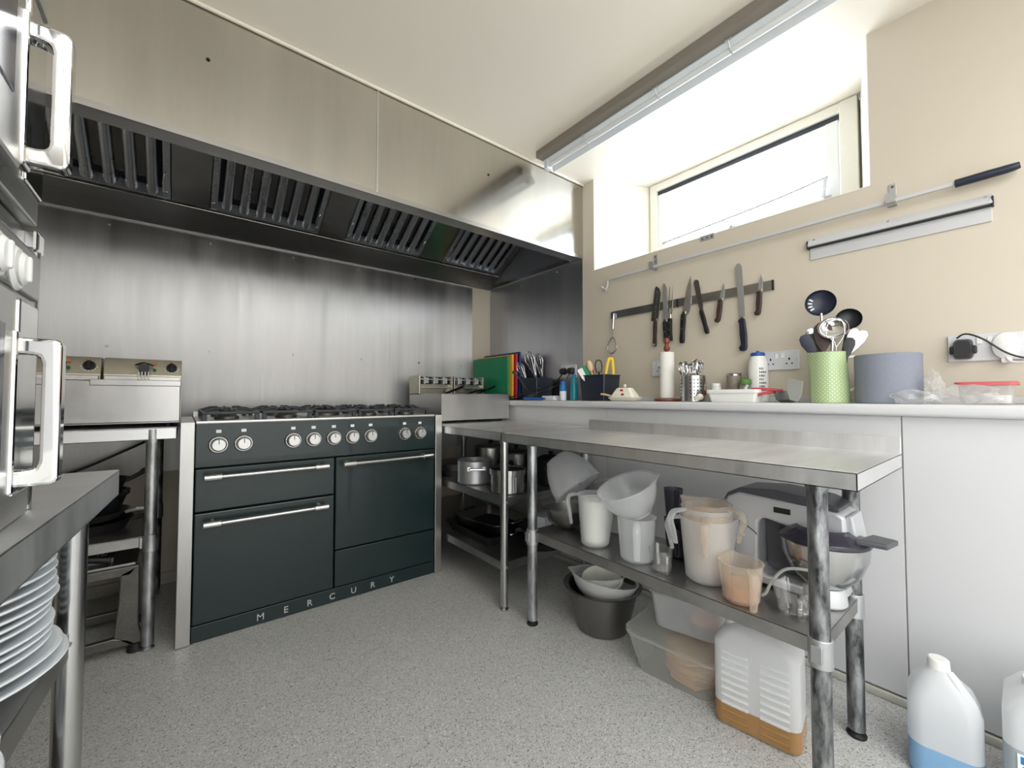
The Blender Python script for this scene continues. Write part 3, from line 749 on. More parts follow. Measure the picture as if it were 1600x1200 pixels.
# ============================================================ UNDER THE FRYER TABLE
def fry_pan(label, x, y, z, r, hdir, h=.045, m='blackm', hm='black', hlen=.19, lift=.03, group=None):
    t = thing('frying_pan', label, 'pan', (x, y, z), (0, 0, hdir), group)
    link('bowl', MB().lathe([(0, 0), (r * .8, 0), (r, h), (r + .004, h), (r + .004, h - .004), (r * .82, -.0), (r * .8, .003), (r * .98, h - .002), (r * .78, .004), (0, .004)][:4] + [(r - .004, h - .001), (r * .79, .005), (0, .005)], (0, 0, 0), 32), m, t)
    link('handle', MB().tube([(r - .004, 0, h - .01), (r + .04, 0, h + lift * .5), (r + hlen * .6, 0, h + lift), (r + hlen, 0, h + lift)], [.008, .009, .012, .009], 8, flat=.7), hm, t)
    return t
fry_pan('black frying pan with curled end handle, bottom of the pan pile left of the cooker', -.285, 2.42, .4475, .13, -10, hlen=.075, lift=.0)
fry_pan('worn grey aluminium frying pan in the middle of the pan pile left of the cooker', -.305, 2.44, .4935, .135, -16, h=.03, m='castalu', hm='alu', hlen=.06, lift=.0)
fry_pan('deep black pan with broad rim above the grey pan, left of the cooker', -.31, 2.45, .5255, .14, -40, h=.075, m='black', hlen=.05, lift=.01)
fry_pan('topmost black frying pan of the pile, its looped handle pointing at the cooker', -.29, 2.44, .6035, .115, -12, h=.05, m='black', hlen=.10, lift=.03)

cs = thing('chip_cutter', 'dull cast metal chip cutter with splayed feet on the floor under the fryer table', 'chip cutter', (-.36, 2.38, 0))
def leg_frame(y, t_):
    m = MB()
    m.prism([(-.60, .30), (-.145, .30), (-.12, .335), (-.62, .335)], 'y', y, y + t_, .004)
    m.prism([(-.175, .31), (-.12, .335), (-.118, .10), (-.10, .03), (-.145, .03), (-.19, .07), (-.178, .2)], 'y', y, y + t_, .004)
    m.prism([(-.60, .31), (-.62, .31), (-.64, .03), (-.59, .03), (-.56, .08)], 'y', y, y + t_, .004)
    m.prism([(-.63, .03), (-.12, .03), (-.15, .055), (-.19, .068), (-.56, .068)], 'y', y, y + t_, .004)
    return m
link('leg_frame', leg_frame(2.22, .025), 'castalu', cs, world=True)
link('leg_frame', leg_frame(2.50, .025), 'castalu', cs, world=True)
link('deck', MB().box(-.61, -.13, 2.235, 2.52, .325, .345, .006), 'pan_dark', cs, world=True)
for x in (-.125, -.61):
    for y in (2.232, 2.512): link('foot', MB().cyl((x, y, 0), (x, y, .031), .028, .022, 16, .003), 'blackm', cs, world=True)
link('blade_block', MB().box(-.33, -.20, 2.28, 2.44, .343, .365, .003).box(-.33, -.22, 2.29, 2.43, .372, .38, .002), 'castalu', cs, world=True)
for x in (-.24, -.30): link('guide_rod', MB().cyl((x, 2.30, .34), (x, 2.30, .402), .008, None, 10).cyl((x, 2.30, .37), (x, 2.30, .40), .013, None, 10), 'tube', cs, world=True)
link('pull_handle', MB().cyl((-.34, 2.26, .396), (-.21, 2.25, .366), .014, None, 14).lathe([(.006, 0), (.018, 0), (.018, .006), (.006, .006)], (-.212, 2.25, .366), 14, rotm(0, 90, 0), True), 'black', cs, world=True)
single('power_cable', MB().tube([(-.08, 2.905, .80), (-.2, 2.86, .74), (-.36, 2.82, .66), (-.5, 2.84, .60), (-.62, 2.88, .45)], .006, 8), 'black',
       'black power cable drooping behind the fryer table', 'cable', (-.36, 2.88, .45), world=True)

# ============================================================ PLATES under the oven table
def plate(label, r, group, x, y, z):
    t = MB().lathe([(0, 0), (r * .52, 0), (r * .56, .003), (r * .72, .010), (r - .002, .0225), (r, .0245), (r - .001, .0265), (r - .006, .026), (r * .70, .0145), (r * .55, .0075), (0, .006)], (0, 0, 0), 56)
    return single('dinner_plate', t, 'ceramic', label, 'plate', (x, y, z), group=group)
pa = plate('wide white plate, the lowest and largest of the tall plate pile', .138, 'plates in the tall pile', -.258, .862, .6175)
pb = plate('second lowest white plate of the tall pile, slightly shifted', .133, 'plates in the tall pile', -.260, .866, .6175 + .0115)
z = .6405; first = None
ORD = 'lowest second third fourth fifth sixth seventh eighth ninth tenth eleventh twelfth thirteenth fourteenth fifteenth'.split()
random.seed(3)
for i in range(13):
    r_lab = 'white dinner plate in the middle of the tall pile under the near left table'
    x, y = -.262 + random.uniform(-.004, .004), .868 + random.uniform(-.004, .004)
    if first is None: first = plate(r_lab, .126, 'plates in the tall pile', x, y, z); o = first
    else:
        o = first.copy(); COL.objects.link(o); o.location = (x, y, z)
    if i >= 10: o.scale = (.93, .93, 1)
    o['label'] = ORD[i + 2] + ' plate from the bottom of the tall white pile under the near left table' if i < 12 else 'topmost white plate of the tall pile under the near left table'
    z += .0118
z = .6175; first = None
for i in range(5):
    x, y = -.245 + .003 * (i % 2), .59 - .003 * (i % 2)
    if first is None: first = plate('white bowl-like plate in the short pile at the left edge', .122, 'plates in the short pile', x, y, z); o = first
    else: o = first.copy(); COL.objects.link(o); o.location = (x, y, z); o.scale = (1 - .012 * i, 1 - .012 * i, 1)
    o['label'] = ('lowest', 'second lowest', 'middle', 'second highest', 'topmost')[i] + ' white plate of the short pile at the left edge'
    z += .0125
def tub(mb, w, d, h, r, taper, t=.0025, z=0, rimw=.006):
    mb.loft([(0, 0, z, w * taper, d * taper, r), (0, 0, z + h * .96, w, d, r), (0, 0, z + h * .96, w + rimw * 2, d + rimw * 2, r + rimw), (0, 0, z + h, w + rimw * 2, d + rimw * 2, r + rimw),
             (0, 0, z + h, w - t * 2, d - t * 2, r - t), (0, 0, z + t, w * taper - t * 2, d * taper - t * 2, r - t)])
    return mb
single('serving_tray', tub(MB(), .26, .19, .045, .025, .85), 'ceramic', 'white rectangular dish on the lowest shelf of the near left table', 'dish', (-.30, .86, .3855), (0, 0, -3.5))

# ============================================================ POTS on the corner table
def pot(label, x, y, z, r, h, m, rz=0, handles='loop', lid=None, name='stock_pot', hm='tube'):
    t = thing(name, label, 'pot', (x, y, z), (0, 0, rz))
    link('body', MB().lathe([(0, 0), (r - .008, 0), (r, .008), (r, h - .003), (r + .003, h), (r - .001, h), (r - .004, h - .003), (r - .004, .01), (0, .006)], (0, 0, 0), 40), m, t)
    if handles == 'loop':
        for s in (1, -1):
            hh = MB().tube([(s * r, -.04, h * .7), (s * (r + .03), -.038, h * .7), (s * (r + .03), .038, h * .7), (s * r, .04, h * .7)], .0055, 8, False)
            hh.box(s * r - .002, s * r + .004, -.052, -.028, h * .6, h * .78, .002).box(s * r - .002, s * r + .004, .028, .052, h * .6, h * .78, .002)
            link('handle', hh, hm, t)
    elif handles == 'long':
        link('handle', MB().tube([(r, 0, h * .85), (r + .05, 0, h * .95), (r + .17, 0, h * .98)], .009, 8, flat=.6), hm, t)
    if lid:
        l = link('lid', MB().lathe([(0, h + .02), (r * .7, h + .016), (r + .002, h + .004), (r + .004, h), (r, h - .001), (0, h + .002)], (0, 0, 0), 40), lid, t)
        link('lid_knob', MB().cyl((0, 0, h + .018), (0, 0, h + .04), .008, .014, 14, .002), 'black', l)
    return t
pot('pale matt aluminium stock pot with loop handle on the corner table shelf', 1.30, 1.965, .5205, .098, .128, 'alu', -118)
ss = pot('polished stainless pot with raised rim behind the corner table leg', 1.305, 1.665, .5205, .088, .115, 'tube', 20, handles='none')
link('rim_band', MB().lathe([(.089, .09), (.0945, .092), (.0945, .118), (.089, .12)], (0, 0, 0), 40, closed=True), 'tube', ss)
for a in (150, 240, 330):
    link('handle_strap', MB().box(-.006, .006, -.003, .003, .01, .085, .001).xf(rotm(0, 0, a) @ Matrix.Translation((0, .0895, 0))), 'tube', ss)
pot('tall stainless saucepan at the back of the corner table shelf, with flat lid', 1.52, 2.12, .5205, .10, .17, 'applst', 40, 'long', 'applst', 'saucepan')
pot('dark lidded pot behind the polished stainless pot', 1.53, 1.875, .5205, .092, .16, 'pan_dark', 10, 'loop', 'pan_dark', hm='black')
pot('small black pot between the corner table legs and the clear mixing bowls', 1.60, 1.66, .5205, .075, .14, 'blackm', 60, 'loop', 'blackm', hm='black')
fry_pan('shallow dark pan lying behind the cooker edge on the corner table shelf', 1.33, 2.24, .5205, .12, 100, h=.04, m='pan_dark', hlen=.12, lift=.01)
def roasting(label, x, y, z, w, d, rz, m='blackm', h=.05):
    t = thing('roasting_tin', label, 'tin', (x, y, z), (0, 0, rz))
    link('tray', tub(MB(), w, d, h, .03, .9, .0015, rimw=.008), m, t)
    for s in (1, -1):
        link('handle', MB().tube([(-.04, s * d / 2, h * .9), (-.035, s * (d / 2 + .022), h), (.035, s * (d / 2 + .022), h), (.04, s * d / 2, h * .9)], .004, 6), 'tube', t)
    return t
roasting('large black roasting tin at the bottom of the corner table', 1.42, 1.98, .2175, .34, .44, 0)
roasting('second black roasting tin stacked crosswise in the large one', 1.42, 1.96, .2695, .28, .36, 8, 'pan_dark')
fry_pan('black frying pan lying on the bottom shelf beside the table leg', 1.51, 1.628, .2175, .125, 200, h=.045, m='blackm', hlen=.02, lift=0)
fry_pan('black wok-like pan stacked on another pan at the bottom of the corner table', 1.50, 1.63, .2645, .115, 170, h=.055, m='black', hlen=.02, lift=0)
single('carton', MB().box(-.06, .06, -.04, .04, 0, .06, .002), 'greyp', 'small pale box on top of the pans on the bottom shelf', 'box', (1.51, 1.62, .3205), (0, 0, 15))

# ============================================================ THE LEDGE
ZL = .9775
rk = single('board_rack', MB().box(-.06, .06, -.25, .25, 0, .012, .003).box(-.06, -.052, -.25, .25, .01, .04, .002).box(.052, .06, -.25, .25, .01, .04, .002), 'blackm',
       'low black rack holding the coloured chopping boards upright', 'rack', (1.925, 2.62, ZL))
for nm, m, x, ya, yb, h, lab in (('g', 'green', 1.884, 2.402, 2.87, .315, 'green chopping board standing foremost on the ledge by the fryer'),
                                 ('y', 'yellow', 1.905, 2.372, 2.84, .325, 'yellow chopping board standing behind the green one'),
                                 ('r', 'red', 1.926, 2.352, 2.82, .33, 'red chopping board standing behind the yellow one'),
                                 ('b', 'blue', 1.947, 2.338, 2.80, .345, 'dark blue chopping board, the rearmost of the four')):
    t = single('chopping_board', MB().box(-.0065, .0065, -(yb - ya) / 2, (yb - ya) / 2, 0, h, .005, 3), m, lab, 'chopping board', (x, (ya + yb) / 2, ZL + .0125), group='coloured chopping boards')
def open_box(name, label, x0, x1, y0, y1, h, m='boxblk', cat='box'):
    t = thing(name, label, cat, ((x0 + x1) / 2, (y0 + y1) / 2, ZL))
    w, d = x1 - x0, y1 - y0
    link('tub', tub(MB(), w - .01, d - .01, h, .01, .9, .0025, rimw=.004), m, t)
    return t
open_box('utensil_box', 'black plastic box of whisks at the far end of the ledge', 1.88, 2.05, 2.09, 2.27, .155)
open_box('utensil_box', 'dark navy plastic box of spatulas beside the butter dish', 1.86, 2.02, 1.495, 1.695, .152)
def whisk(label, loc, rot, L_=.17, head=.12, r=.028, hm='tube'):
    t = thing('whisk', label, 'whisk', loc, rot)
    link('handle', MB().tube([(0, 0, 0), (0, 0, L_ * .5), (0, 0, L_)], [.007, .009, .006], 8), hm, t)
    for k in range(5):
        a = PI * k / 5; c, s_ = math.cos(a), math.sin(a)
        link('wire', MB().tube([(0.004 * c, .004 * s_, L_), (r * c * .6, r * s_ * .6, L_ + head * .4), (r * c, r * s_, L_ + head * .75), (0, 0, L_ + head), (-r * c, -r * s_, L_ + head * .75), (-r * c * .6, -r * s_ * .6, L_ + head * .4), (-.004 * c, -.004 * s_, L_)], .0014, 5), 'chrome', t)
    return t
whisk('large balloon whisk leaning left out of the far black box', (1.99, 2.15, .99), (0, -17, -43), .15, .20, .036)
whisk('narrow whisk leaning beside the large one in the far black box', (2.0, 2.13, .99), (4, -9, -43), .14, .18, .028)
whisk('small wire whisk low over the rim of the far black box', (1.95, 2.19, .99), (0, -24, -43), .13, .15, .026)
def spat(name, label, loc, rot, L_, w, h, m, hm, t_=.003, round_=False, cat='spatula'):
    t = thing(name, label, cat, loc, rot)
    link('handle', MB().tube([(0, 0, 0), (0, 0, L_)], [.006, .0045], 8), hm, t)
    if round_: b = MB().ball((0, 0, L_ + h / 2), 1, w / 2, t_ * 1.6, h / 2, 20)
    else: b = MB().loft([(0, 0, L_ - .01, w * .35, t_ * 2, .002), (0, 0, L_ + h * .25, w * .9, t_ * 1.5, .003), (0, 0, L_ + h * .9, w, t_, .001), (0, 0, L_ + h, w * .85, t_ * .6, .0005)], 4)
    link('blade', b, m, t)
    return t
spat('tongs_arm', 'black tongs leaning over the whisks towards the red board', (1.92, 2.17, 1.0), (0, -38, -43), .17, .02, .06, 'black', 'black', cat='tongs')
spat('spatula', 'white rubber spatula leaning left in the navy box', (1.91, 1.60, .985), (0, -27, -51), .13, .034, .075, 'whitep', 'whitep', .006)
spat('spatula', 'green handled spatula behind the white one in the navy box', (1.93, 1.60, .985), (0, -20, -51), .14, .034, .075, 'green', 'green', .006)
spat('spatula', 'dark red flat spatula in the navy box', (1.96, 1.60, .985), (0, -18, -51), .165, .034, .07, 'redp', 'redp', .005)
spat('wooden_spoon', 'pale wooden spoon leaning in the navy box', (1.92, 1.585, .985), (0, -14, -51), .17, .034, .07, 'palewood', 'palewood', .006, True, 'spoon')
spat('wooden_spoon', 'second pale wooden spoon, shorter, in the navy box', (1.945, 1.60, .985), (0, -22, -51), .15, .03, .065, 'palewood', 'palewood', .006, True, 'spoon')
t = thing('slotted_turner', 'turner with a looped black rim sticking out of the navy box', 'turner', (1.98, 1.62, .985), (0, -3, -51))
link('handle', MB().tube([(0, 0, 0), (0, 0, .17)], .005, 8), 'black', t)
link('loop', MB().tube([(-.012, 0, .16), (-.02, 0, .20), (-.012, 0, .235), (.012, 0, .235), (.02, 0, .20), (.012, 0, .16)], .004, 6), 'black', t)
t = thing('peeler', 'yellow plastic strap tongs standing in the navy box', 'tongs', (1.95, 1.535, .985), (0, 3, -51))
link('strap', MB().tube([(-.03, 0, 0), (-.026, 0, .12), (-.014, 0, .225), (0, 0, .24), (.012, 0, .225), (.02, 0, .12), (.024, 0, 0)], .0085, 8, flat=.35), 'yellow2', t)

# butter dish
t = thing('butter_dish', 'cream pottery butter dish with red poppies and a round knob', 'dish', (1.885, 1.375, ZL), (0, 0, 4))
link('base', MB().loft([(0, 0, 0, .06, .13, .02), (0, 0, .004, .075, .15, .02), (0, 0, .02, .098, .178, .025), (0, 0, .022, .09, .17, .022), (0, 0, .01, .07, .14, .02)], 6), 'cream_cer', t)
ld = link('lid', MB().loft([(0, 0, .016, .08, .145, .015), (0, 0, .03, .076, .138, .015), (0, 0, .066, .052, .092, .015), (0, 0, .072, .04, .078, .012)], 6), 'cream_cer', t)
link('lid_knob', MB().cyl((0, 0, .07), (0, 0, .078), .004, None, 10).ball((0, 0, .084), .009), 'cream_cer', ld)
for y, z in ((.002, .058), (-.008, .036)):
    xx = -(.041 - (z - .03) / .036 * .0125) + .002
    link('poppy', MB().ball((xx, y, z), 1, .002, .010, .0065, 12).ball((xx + .001, y + .007, z - .004), 1, .002, .005, .005, 10), 'poppy', ld)
single('butter_spreader', MB().tube([(0, 0, 0), (0, .05, .01), (0, .075, .012)], [.004, .006, .005], 8), 'palewood', 'short pale wooden spreader handle resting on the butter dish rim', 'spreader', (1.843, 1.43, 1.004))
# paper towel
t = thing('paper_towel_stand', 'brown turned wooden stand with an acorn knob inside the paper roll', 'stand', (1.98, 1.18, ZL))
link('base', MB().lathe([(0, 0), (.060, 0), (.066, .005), (.064, .012), (.05, .016), (0, .017)], (0, 0, 0), 36), 'wood', t)
link('post', MB().lathe([(0, .016), (.0075, .016), (.0075, .262), (.014, .266), (.017, .275), (.011, .29), (.0095, .30), (.015, .306), (.0165, .32), (.012, .331), (0, .334)], (0, 0, 0), 24), 'wood', t)
single('paper_roll', MB().lathe([(.012, 0), (.0355, 0), (.036, .002), (.036, .236), (.035, .238), (.012, .238)], (0, 0, 0), 40, closed=True), 'paper', 'slim white kitchen paper roll on the wooden stand', 'paper roll', (1.98, 1.18, ZL + .0175))
# cutlery holder
CX, CY = 1.95, 1.024
t = thing('cutlery_holder', 'perforated stainless cutlery cup crammed with spoons', 'holder', (CX, CY, ZL))
link('cup', MB().lathe([(0, 0), (.057, 0), (.058, .002), (.058, .125), (.0565, .127), (.0555, .125), (.0555, .004), (0, .004)], (0, 0, 0), 40), 'tube', t)
hb = MB()
for zz in range(6):
    for k in range(22):
        if k % 6 >= 4: continue
        a = 2 * PI * (k + .5 * 0) / 22; p = Vector((math.cos(a), math.sin(a), 0)); z = .022 + zz * .0165
        hb.cyl(p * .0575 + Vector((0, 0, z)), p * .0586 + Vector((0, 0, z)), .0034, None, 8)
o = link('perforation', hb, 'hole', t); o['kind'] = 'stuff'
def spoon(label, loc, rot, L_=.13, w=.03, h=.048, m='chrome', group=None, name='spoon', deep=.3):
    t = thing(name, label, 'spoon', loc, rot, group)
    link('handle', MB().tube([(0, 0, 0), (0, .003, L_ * .6), (0, 0, L_)], [.004, .003, .0035], 6, flat=.5), m, t)
    b = MB().ball((0, 0, L_ + h / 2 - .003), 1, w / 2, w * deep, h / 2, 18)
    bmesh.ops.delete(b.bm, geom=[v for v in b.bm.verts if v.co.y < -w * deep * .05], context='VERTS')
    r_ = bmesh.ops.solidify(b.bm, geom=b.bm.faces[:], thickness=.0008)
    link('bowl', b, m, t)
    return t
s0 = spoon('steel spoon in the perforated cup, one of a bunch', (CX, CY, ZL + .02), (0, 0, -60), .125, .036, .055, group='spoons in the perforated cup')
random.seed(11)
for k in range(13):
    a = 2 * PI * k / 13; rr = .018 + .018 * (k % 3) / 2
    dx, dy = rr * math.cos(a), rr * math.sin(a)
    o = dup(s0, (CX + dx * .8, CY + dy * .8, ZL + .012 + random.uniform(0, .022)), (-dy * 560 , dx * 560, 0))
    e = o.rotation_euler; o.rotation_euler = (e.x * .9, e.y * .9, math.radians(-60 + random.uniform(-60, 60)))
single('egg_cup', MB().lathe([(0, 0), (.012, 0), (.012, .004), (.006, .01), (.014, .022), (.016, .032), (.014, .032), (.005, .016), (0, .014)], (0, 0, 0), 24, rotm(0, 0, 0)).xf(rotm(0, 75, 0)), 'cream_cer', 'tiny cream pottery cup lying on its side beside the perforated cup', 'cup', (1.872, .965, ZL + .0155))
# tub, tins and bottle
t = thing('food_tub', 'low white plastic tub with a lid in front of the tins', 'tub', (1.905, .808, ZL))
link('tub', tub(MB(), .09, .205, .042, .012, .9), 'whitetub', t)
link('lid', MB().loft([(0, 0, .041, .104, .218, .016), (0, 0, .053, .104, .218, .016), (0, 0, .055, .099, .213, .014)], 6), 'whitetub', t)
t = thing('tin_can', 'open steel tin with a brown grey paper label behind the white tub', 'tin', (2.035, .868, ZL))
link('can', MB().lathe([(0, 0), (.0325, 0), (.0325, .003), (.031, .005), (.031, .130), (.033, .133), (.031, .134), (.030, .13), (.030, .005), (0, .004)], (0, 0, 0), 32), 'tube', t)
link('paper_label', MB().lathe([(.0313, .012), (.0318, .012), (.0318, .122), (.0313, .122)], (0, 0, 0), 32, closed=True), 'tinlab', t)
t = thing('pill_pot', 'little white pot with a red band left of the steel tin', 'pot', (2.02, .945, ZL))
link('pot', MB().lathe([(0, 0), (.022, 0), (.023, .004), (.023, .07), (.0, .07)], (0, 0, 0), 24), 'whitep', t)
link('band', MB().lathe([(.0231, .03), (.0238, .03), (.0238, .055), (.0231, .055)], (0, 0, 0), 24, closed=True), 'redp', t)
link('cap', MB().cyl((0, 0, .07), (0, 0, .088), .021, .020, 24, .003), 'whitep', t)
t = thing('herb_jar', 'glass jar with a green top right of the steel tin', 'jar', (1.992, .800, ZL))
link('jar', MB().lathe([(0, 0), (.024, 0), (.025, .004), (.025, .07), (.022, .078), (.021, .078), (.0235, .068), (.0235, .005), (0, .004)], (0, 0, 0), 28), 'glass', t)
link('contents', MB().cyl((0, 0, .005), (0, 0, .058), .0225, None, 24, .003), 'tinlab', t)
link('lid', MB().cyl((0, 0, .0785), (0, 0, .102), .0245, .0235, 28, .003), 'herb', t)
single('herb_sprig', MB().tube([(0, 0, 0), (.006, .006, .008), (.0, .016, .012)], .0022, 5).ball((.002, .004, .007), .006, 1, 1, .6, 8).ball((-.002, .014, .010), .007, 1, 1, .5, 8), 'herb', 'small green herb sprig lying on the green jar lid', 'herb', (1.992, .80, ZL + .1022))
t = thing('white_bottle', 'white plastic bottle with a blue screw cap beside the socket', 'bottle', (2.052, .770, ZL))
link('body', MB().lathe([(0, 0), (.036, 0), (.040, .005), (.040, .155), (.037, .18), (.030, .203), (.028, .208), (0, .21)], (0, 0, 0), 36), 'whitep', t)
link('cap', MB().cyl((0, 0, .209), (0, 0, .224), .029, .0285, 28, .002).cyl((0, 0, .223), (0, 0, .232), .008, .006, 12), 'capblue', t)
T = Matrix.Translation((2.052, .770, ZL)) @ rotm(0, 0, -68 + 0)
for i in range(9):
    a = -.02 + .0016 * i
lab = MB()
for i in range(7):
    for k in range(3 + (i * 5) % 3):
        z = .145 - i * .016; a0 = math.radians(208 + k * 9); a1 = a0 + math.radians(5 + (i * k) % 3)
        lab.faces([(.0404 * math.cos(a0), .0404 * math.sin(a0), z), (.0404 * math.cos(a1), .0404 * math.sin(a1), z), (.0404 * math.cos(a1), .0404 * math.sin(a1), z + .009), (.0404 * math.cos(a0), .0404 * math.sin(a0), z + .009)], [(0, 1, 2, 3)])
o = link('printed_text', lab, 'ink', t); o['kind'] = 'stuff'
# cleaning bottles by the socket
t = thing('spray_bottle', 'small bottle with a pale label and blue cap by the black plugs', 'bottle', (1.915, 1.872, ZL))
link('body', MB().lathe([(0, 0), (.020, 0), (.022, .003), (.022, .085), (.016, .10), (0, .10)], (0, 0, 0), 24), 'label', t)
link('band', MB().lathe([(.0222, .06), (.0227, .06), (.0227, .095), (.0180, .103), (.0175, .10), (.0222, .09)], (0, 0, 0), 24, closed=True), 'labblue', t)
link('cap', MB().cyl((0, 0, .10), (0, 0, .125), .018, .016, 20, .002), 'bluebr', t)
t = thing('spray_bottle', 'teal cleaner bottle tucked between the blue capped bottle and the navy box', 'bottle', (1.935, 1.795, ZL))
link('body', MB().lathe([(0, 0), (.022, 0), (.024, .003), (.024, .11), (.014, .135), (.012, .15), (0, .15)], (0, 0, 0), 24), 'teal', t)
link('cap', MB().cyl((0, 0, .148), (0, 0, .166), .013, .012, 16, .002), 'labblue', t)
t = thing('marker', 'bright blue marker pen lying on the ledge in front of the black box', 'pen', (1.85, 2.08, ZL + .0105), (0, 0, 0))
link('barrel', MB().cyl((0, .1, 0), (0, -.08, 0), .0105, .009, 16, .002), 'bluebr', t)
link('cap', MB().cyl((0, -.081, 0), (0, -.11, 0), .008, .004, 14), 'capblue', t)
single('carton', MB().box(-.03, .03, -.055, .055, 0, .03, .002), 'label', 'small white carton behind the blue marker pen', 'box', (1.915, 1.985, ZL))
# steel bowl with red measuring spoons, turner
t = thing('steel_bowl', 'small spun steel bowl beside the green jug', 'bowl', (1.93, .618, ZL))
link('bowl', MB().lathe([(0, 0), (.022, 0), (.038, .012), (.047, .045), (.049, .046), (.0475, .047), (.036, .013), (.02, .003), (0, .003)], (0, 0, 0), 32), 'pan_dark', t)
t = thing('red_tongs', 'dark red plastic tongs resting on the steel bowl', 'tongs', (1.895, .66, ZL + .047))
link('arm', MB().tube([(.03, -.03, .003), (0, .03, .008), (-.01, .075, .010)], [.004, .006, .004], 6, flat=.5), 'redp', t)
link('arm', MB().tube([(.03, -.03, .003), (-.004, .02, -.008), (-.02, .062, -.022)], [.004, .006, .004], 6, flat=.5), 'redp', t)
t = thing('turner', 'grey brown nylon turner leaning on the green jug', 'turner', (1.905, .515, ZL + .006), (68, 0, 150))
link('blade', MB().loft([(0, 0, 0, .03, .004, .001), (0, 0, .03, .055, .003, .001), (0, 0, .085, .06, .002, .0008)], 4, mtx=None), 'greyplast', t)
t.location = (1.87, .575, ZL + .008); t.rotation_euler = (math.radians(-12), math.radians(-12), math.radians(75))
# green jug with utensils
JX, JY = 1.93, .474
t = thing('enamel_jug', 'green enamel jug with white polka dots, full of ladles', 'jug', (JX, JY, ZL))
jb = MB().lathe([(0, 0), (.061, 0), (.062, .002), (.0535, .190), (.055, .1925), (.0525, .193), (.0515, .189), (.0595, .006), (0, .006)], (0, 0, 0), 48)
def spout(co):
    a = math.atan2(co.y, co.x); d = abs((a - math.radians(112) + PI) % (2 * PI) - PI)
    k = max(0, 1 - d / .45) * max(0, (co.z - .155) / .038)
    return (co.x * (1 + .32 * k), co.y * (1 + .32 * k), co.z + .002 * k)
jb.warp(spout); link('body', jb, 'dots', t)
link('handle', MB().tube([(.015, -.050, .17), (.025, -.078, .168), (.03, -.088, .13), (.027, -.08, .07), (.018, -.057, .045)], .006, 8), 'ivory', t)
def ladle(name, label, loc, rot, L_, r, m, hm, slots=0, deep=.55, cat='ladle', face=60):
    t = thing(name, label, cat, loc, rot)
    link('handle', MB().tube([(0, 0, 0), (0, .004, L_ * .6), (0, 0, L_)], [.005, .004, .005], 8, flat=.6), hm, t)
    b = MB().ball((0, 0, 0), r, 1, 1, 1, 24)
    bmesh.ops.delete(b.bm, geom=[v for v in b.bm.verts if v.co.z > r * .02], context='VERTS')
    for v in b.bm.verts: v.co.z *= deep
    bmesh.ops.solidify(b.bm, geom=b.bm.faces[:], thickness=.0012)
    R_ = Matrix.Translation((0, 0, L_ + r * .8)) @ rotm(face, 0, 0)
    b.xf(R_); h_ = link('bowl', b, m, t)
    if slots:
        sb = MB()
        for k in range(slots):
            a = math.radians(150 + k * 22); p = Vector((math.cos(a), math.sin(a), 0))
            sb.tube([(p.x * r * .55, p.y * r * .55, -r * deep * .86), (p.x * r * .82, p.y * r * .82, -r * deep * .55)], .003, 6)
        link('slot', sb.xf(R_), 'label', h_)['kind'] = 'stuff'
    return t
zb_ = ZL + .02
ladle('slotted_ladle', 'large dark round slotted ladle, the highest in the green jug', (JX, JY + .01, zb_), (0, 0, 0), .325, .050, 'navy', 'tube', 4, .5, face=90).rotation_euler = (math.radians(2), math.radians(-2), math.radians(-76))
ladle('ladle', 'black plastic ladle behind the top one, to its right', (JX + .02, JY - .01, zb_), (0, 0, 0), .270, .041, 'black', 'black', 0, .6, face=84).rotation_euler = (math.radians(-2), math.radians(9), math.radians(-76))
ladle('ladle', 'shiny steel ladle tipped towards the room at the jug front', (JX - .02, JY - .005, zb_), (0, 0, 0), .225, .047, 'chrome', 'chrome', 0, .6, face=62).rotation_euler = (math.radians(3), math.radians(3), math.radians(-76))
def jspoon(name, label, dx, dy, tx, ty, L_, w, h, m, hm, rz=-76, cat='spoon'):
    w, h = w * 1.25, h * 1.12
    t = thing(name, label, cat, (JX + dx, JY + dy, zb_), (ty, tx, rz))
    link('handle', MB().tube([(0, 0, 0), (0, 0, L_)], [.005, .005], 8, flat=.6), hm, t)
    link('head', MB().loft([(0, 0, L_ - .02, .010, .006, .002), (0, .002, L_ + h * .15, w * .75, .006, .002), (0, .003, L_ + h * .55, w, .005, .002), (0, .002, L_ + h * .85, w * .85, .004, .001), (0, 0, L_ + h, w * .4, .003, .001)], 6), m, t)
    return t
jspoon('serving_spoon', 'dark brown flat spoon at the front left of the jug', -.03, .01, 0, -4, .195, .05, .085, 'brownh', 'brownh')
jspoon('serving_spoon', 'black nylon spoon leaning left behind the brown one', -.01, -.012, -13, -4, .19, .042, .08, 'black', 'brownh')
jspoon('serving_spoon', 'black spoon leaning furthest left out of the jug', .0, -.03, -24, 0, .19, .036, .07, 'navy', 'tube')
jspoon('serving_spoon', 'steel serving spoon glinting above the leaning black spoons', .02, -.02, -17, 2, .215, .03, .06, 'chrome', 'tube')
jspoon('serving_spoon', 'steel spoon leaning right over the blue paper roll', .0, .032, 29, 0, .21, .032, .065, 'applst', 'tube')
jspoon('serving_spoon', 'second steel spoon, smaller, leaning right behind the first', .01, .022, 21, 2, .215, .026, .055, 'applst', 'tube')
jspoon('nylon_spoon', 'short black spoon low at the right of the jug mouth', -.02, -.03, 10, -3, .17, .03, .05, 'black', 'black')
t = thing('wire_skimmer', 'thin steel wire loop rising beside the ladles', 'skimmer', (JX, JY - .02, zb_), (9, 0, -72))
link('wire_loop', MB().tube([(0, 0, 0), (0, 0, .19), (-.028, 0, .235), (-.02, 0, .285), (.015, 0, .29), (.025, 0, .24), (0, 0, .19)], .0018, 6), 'tube', t)
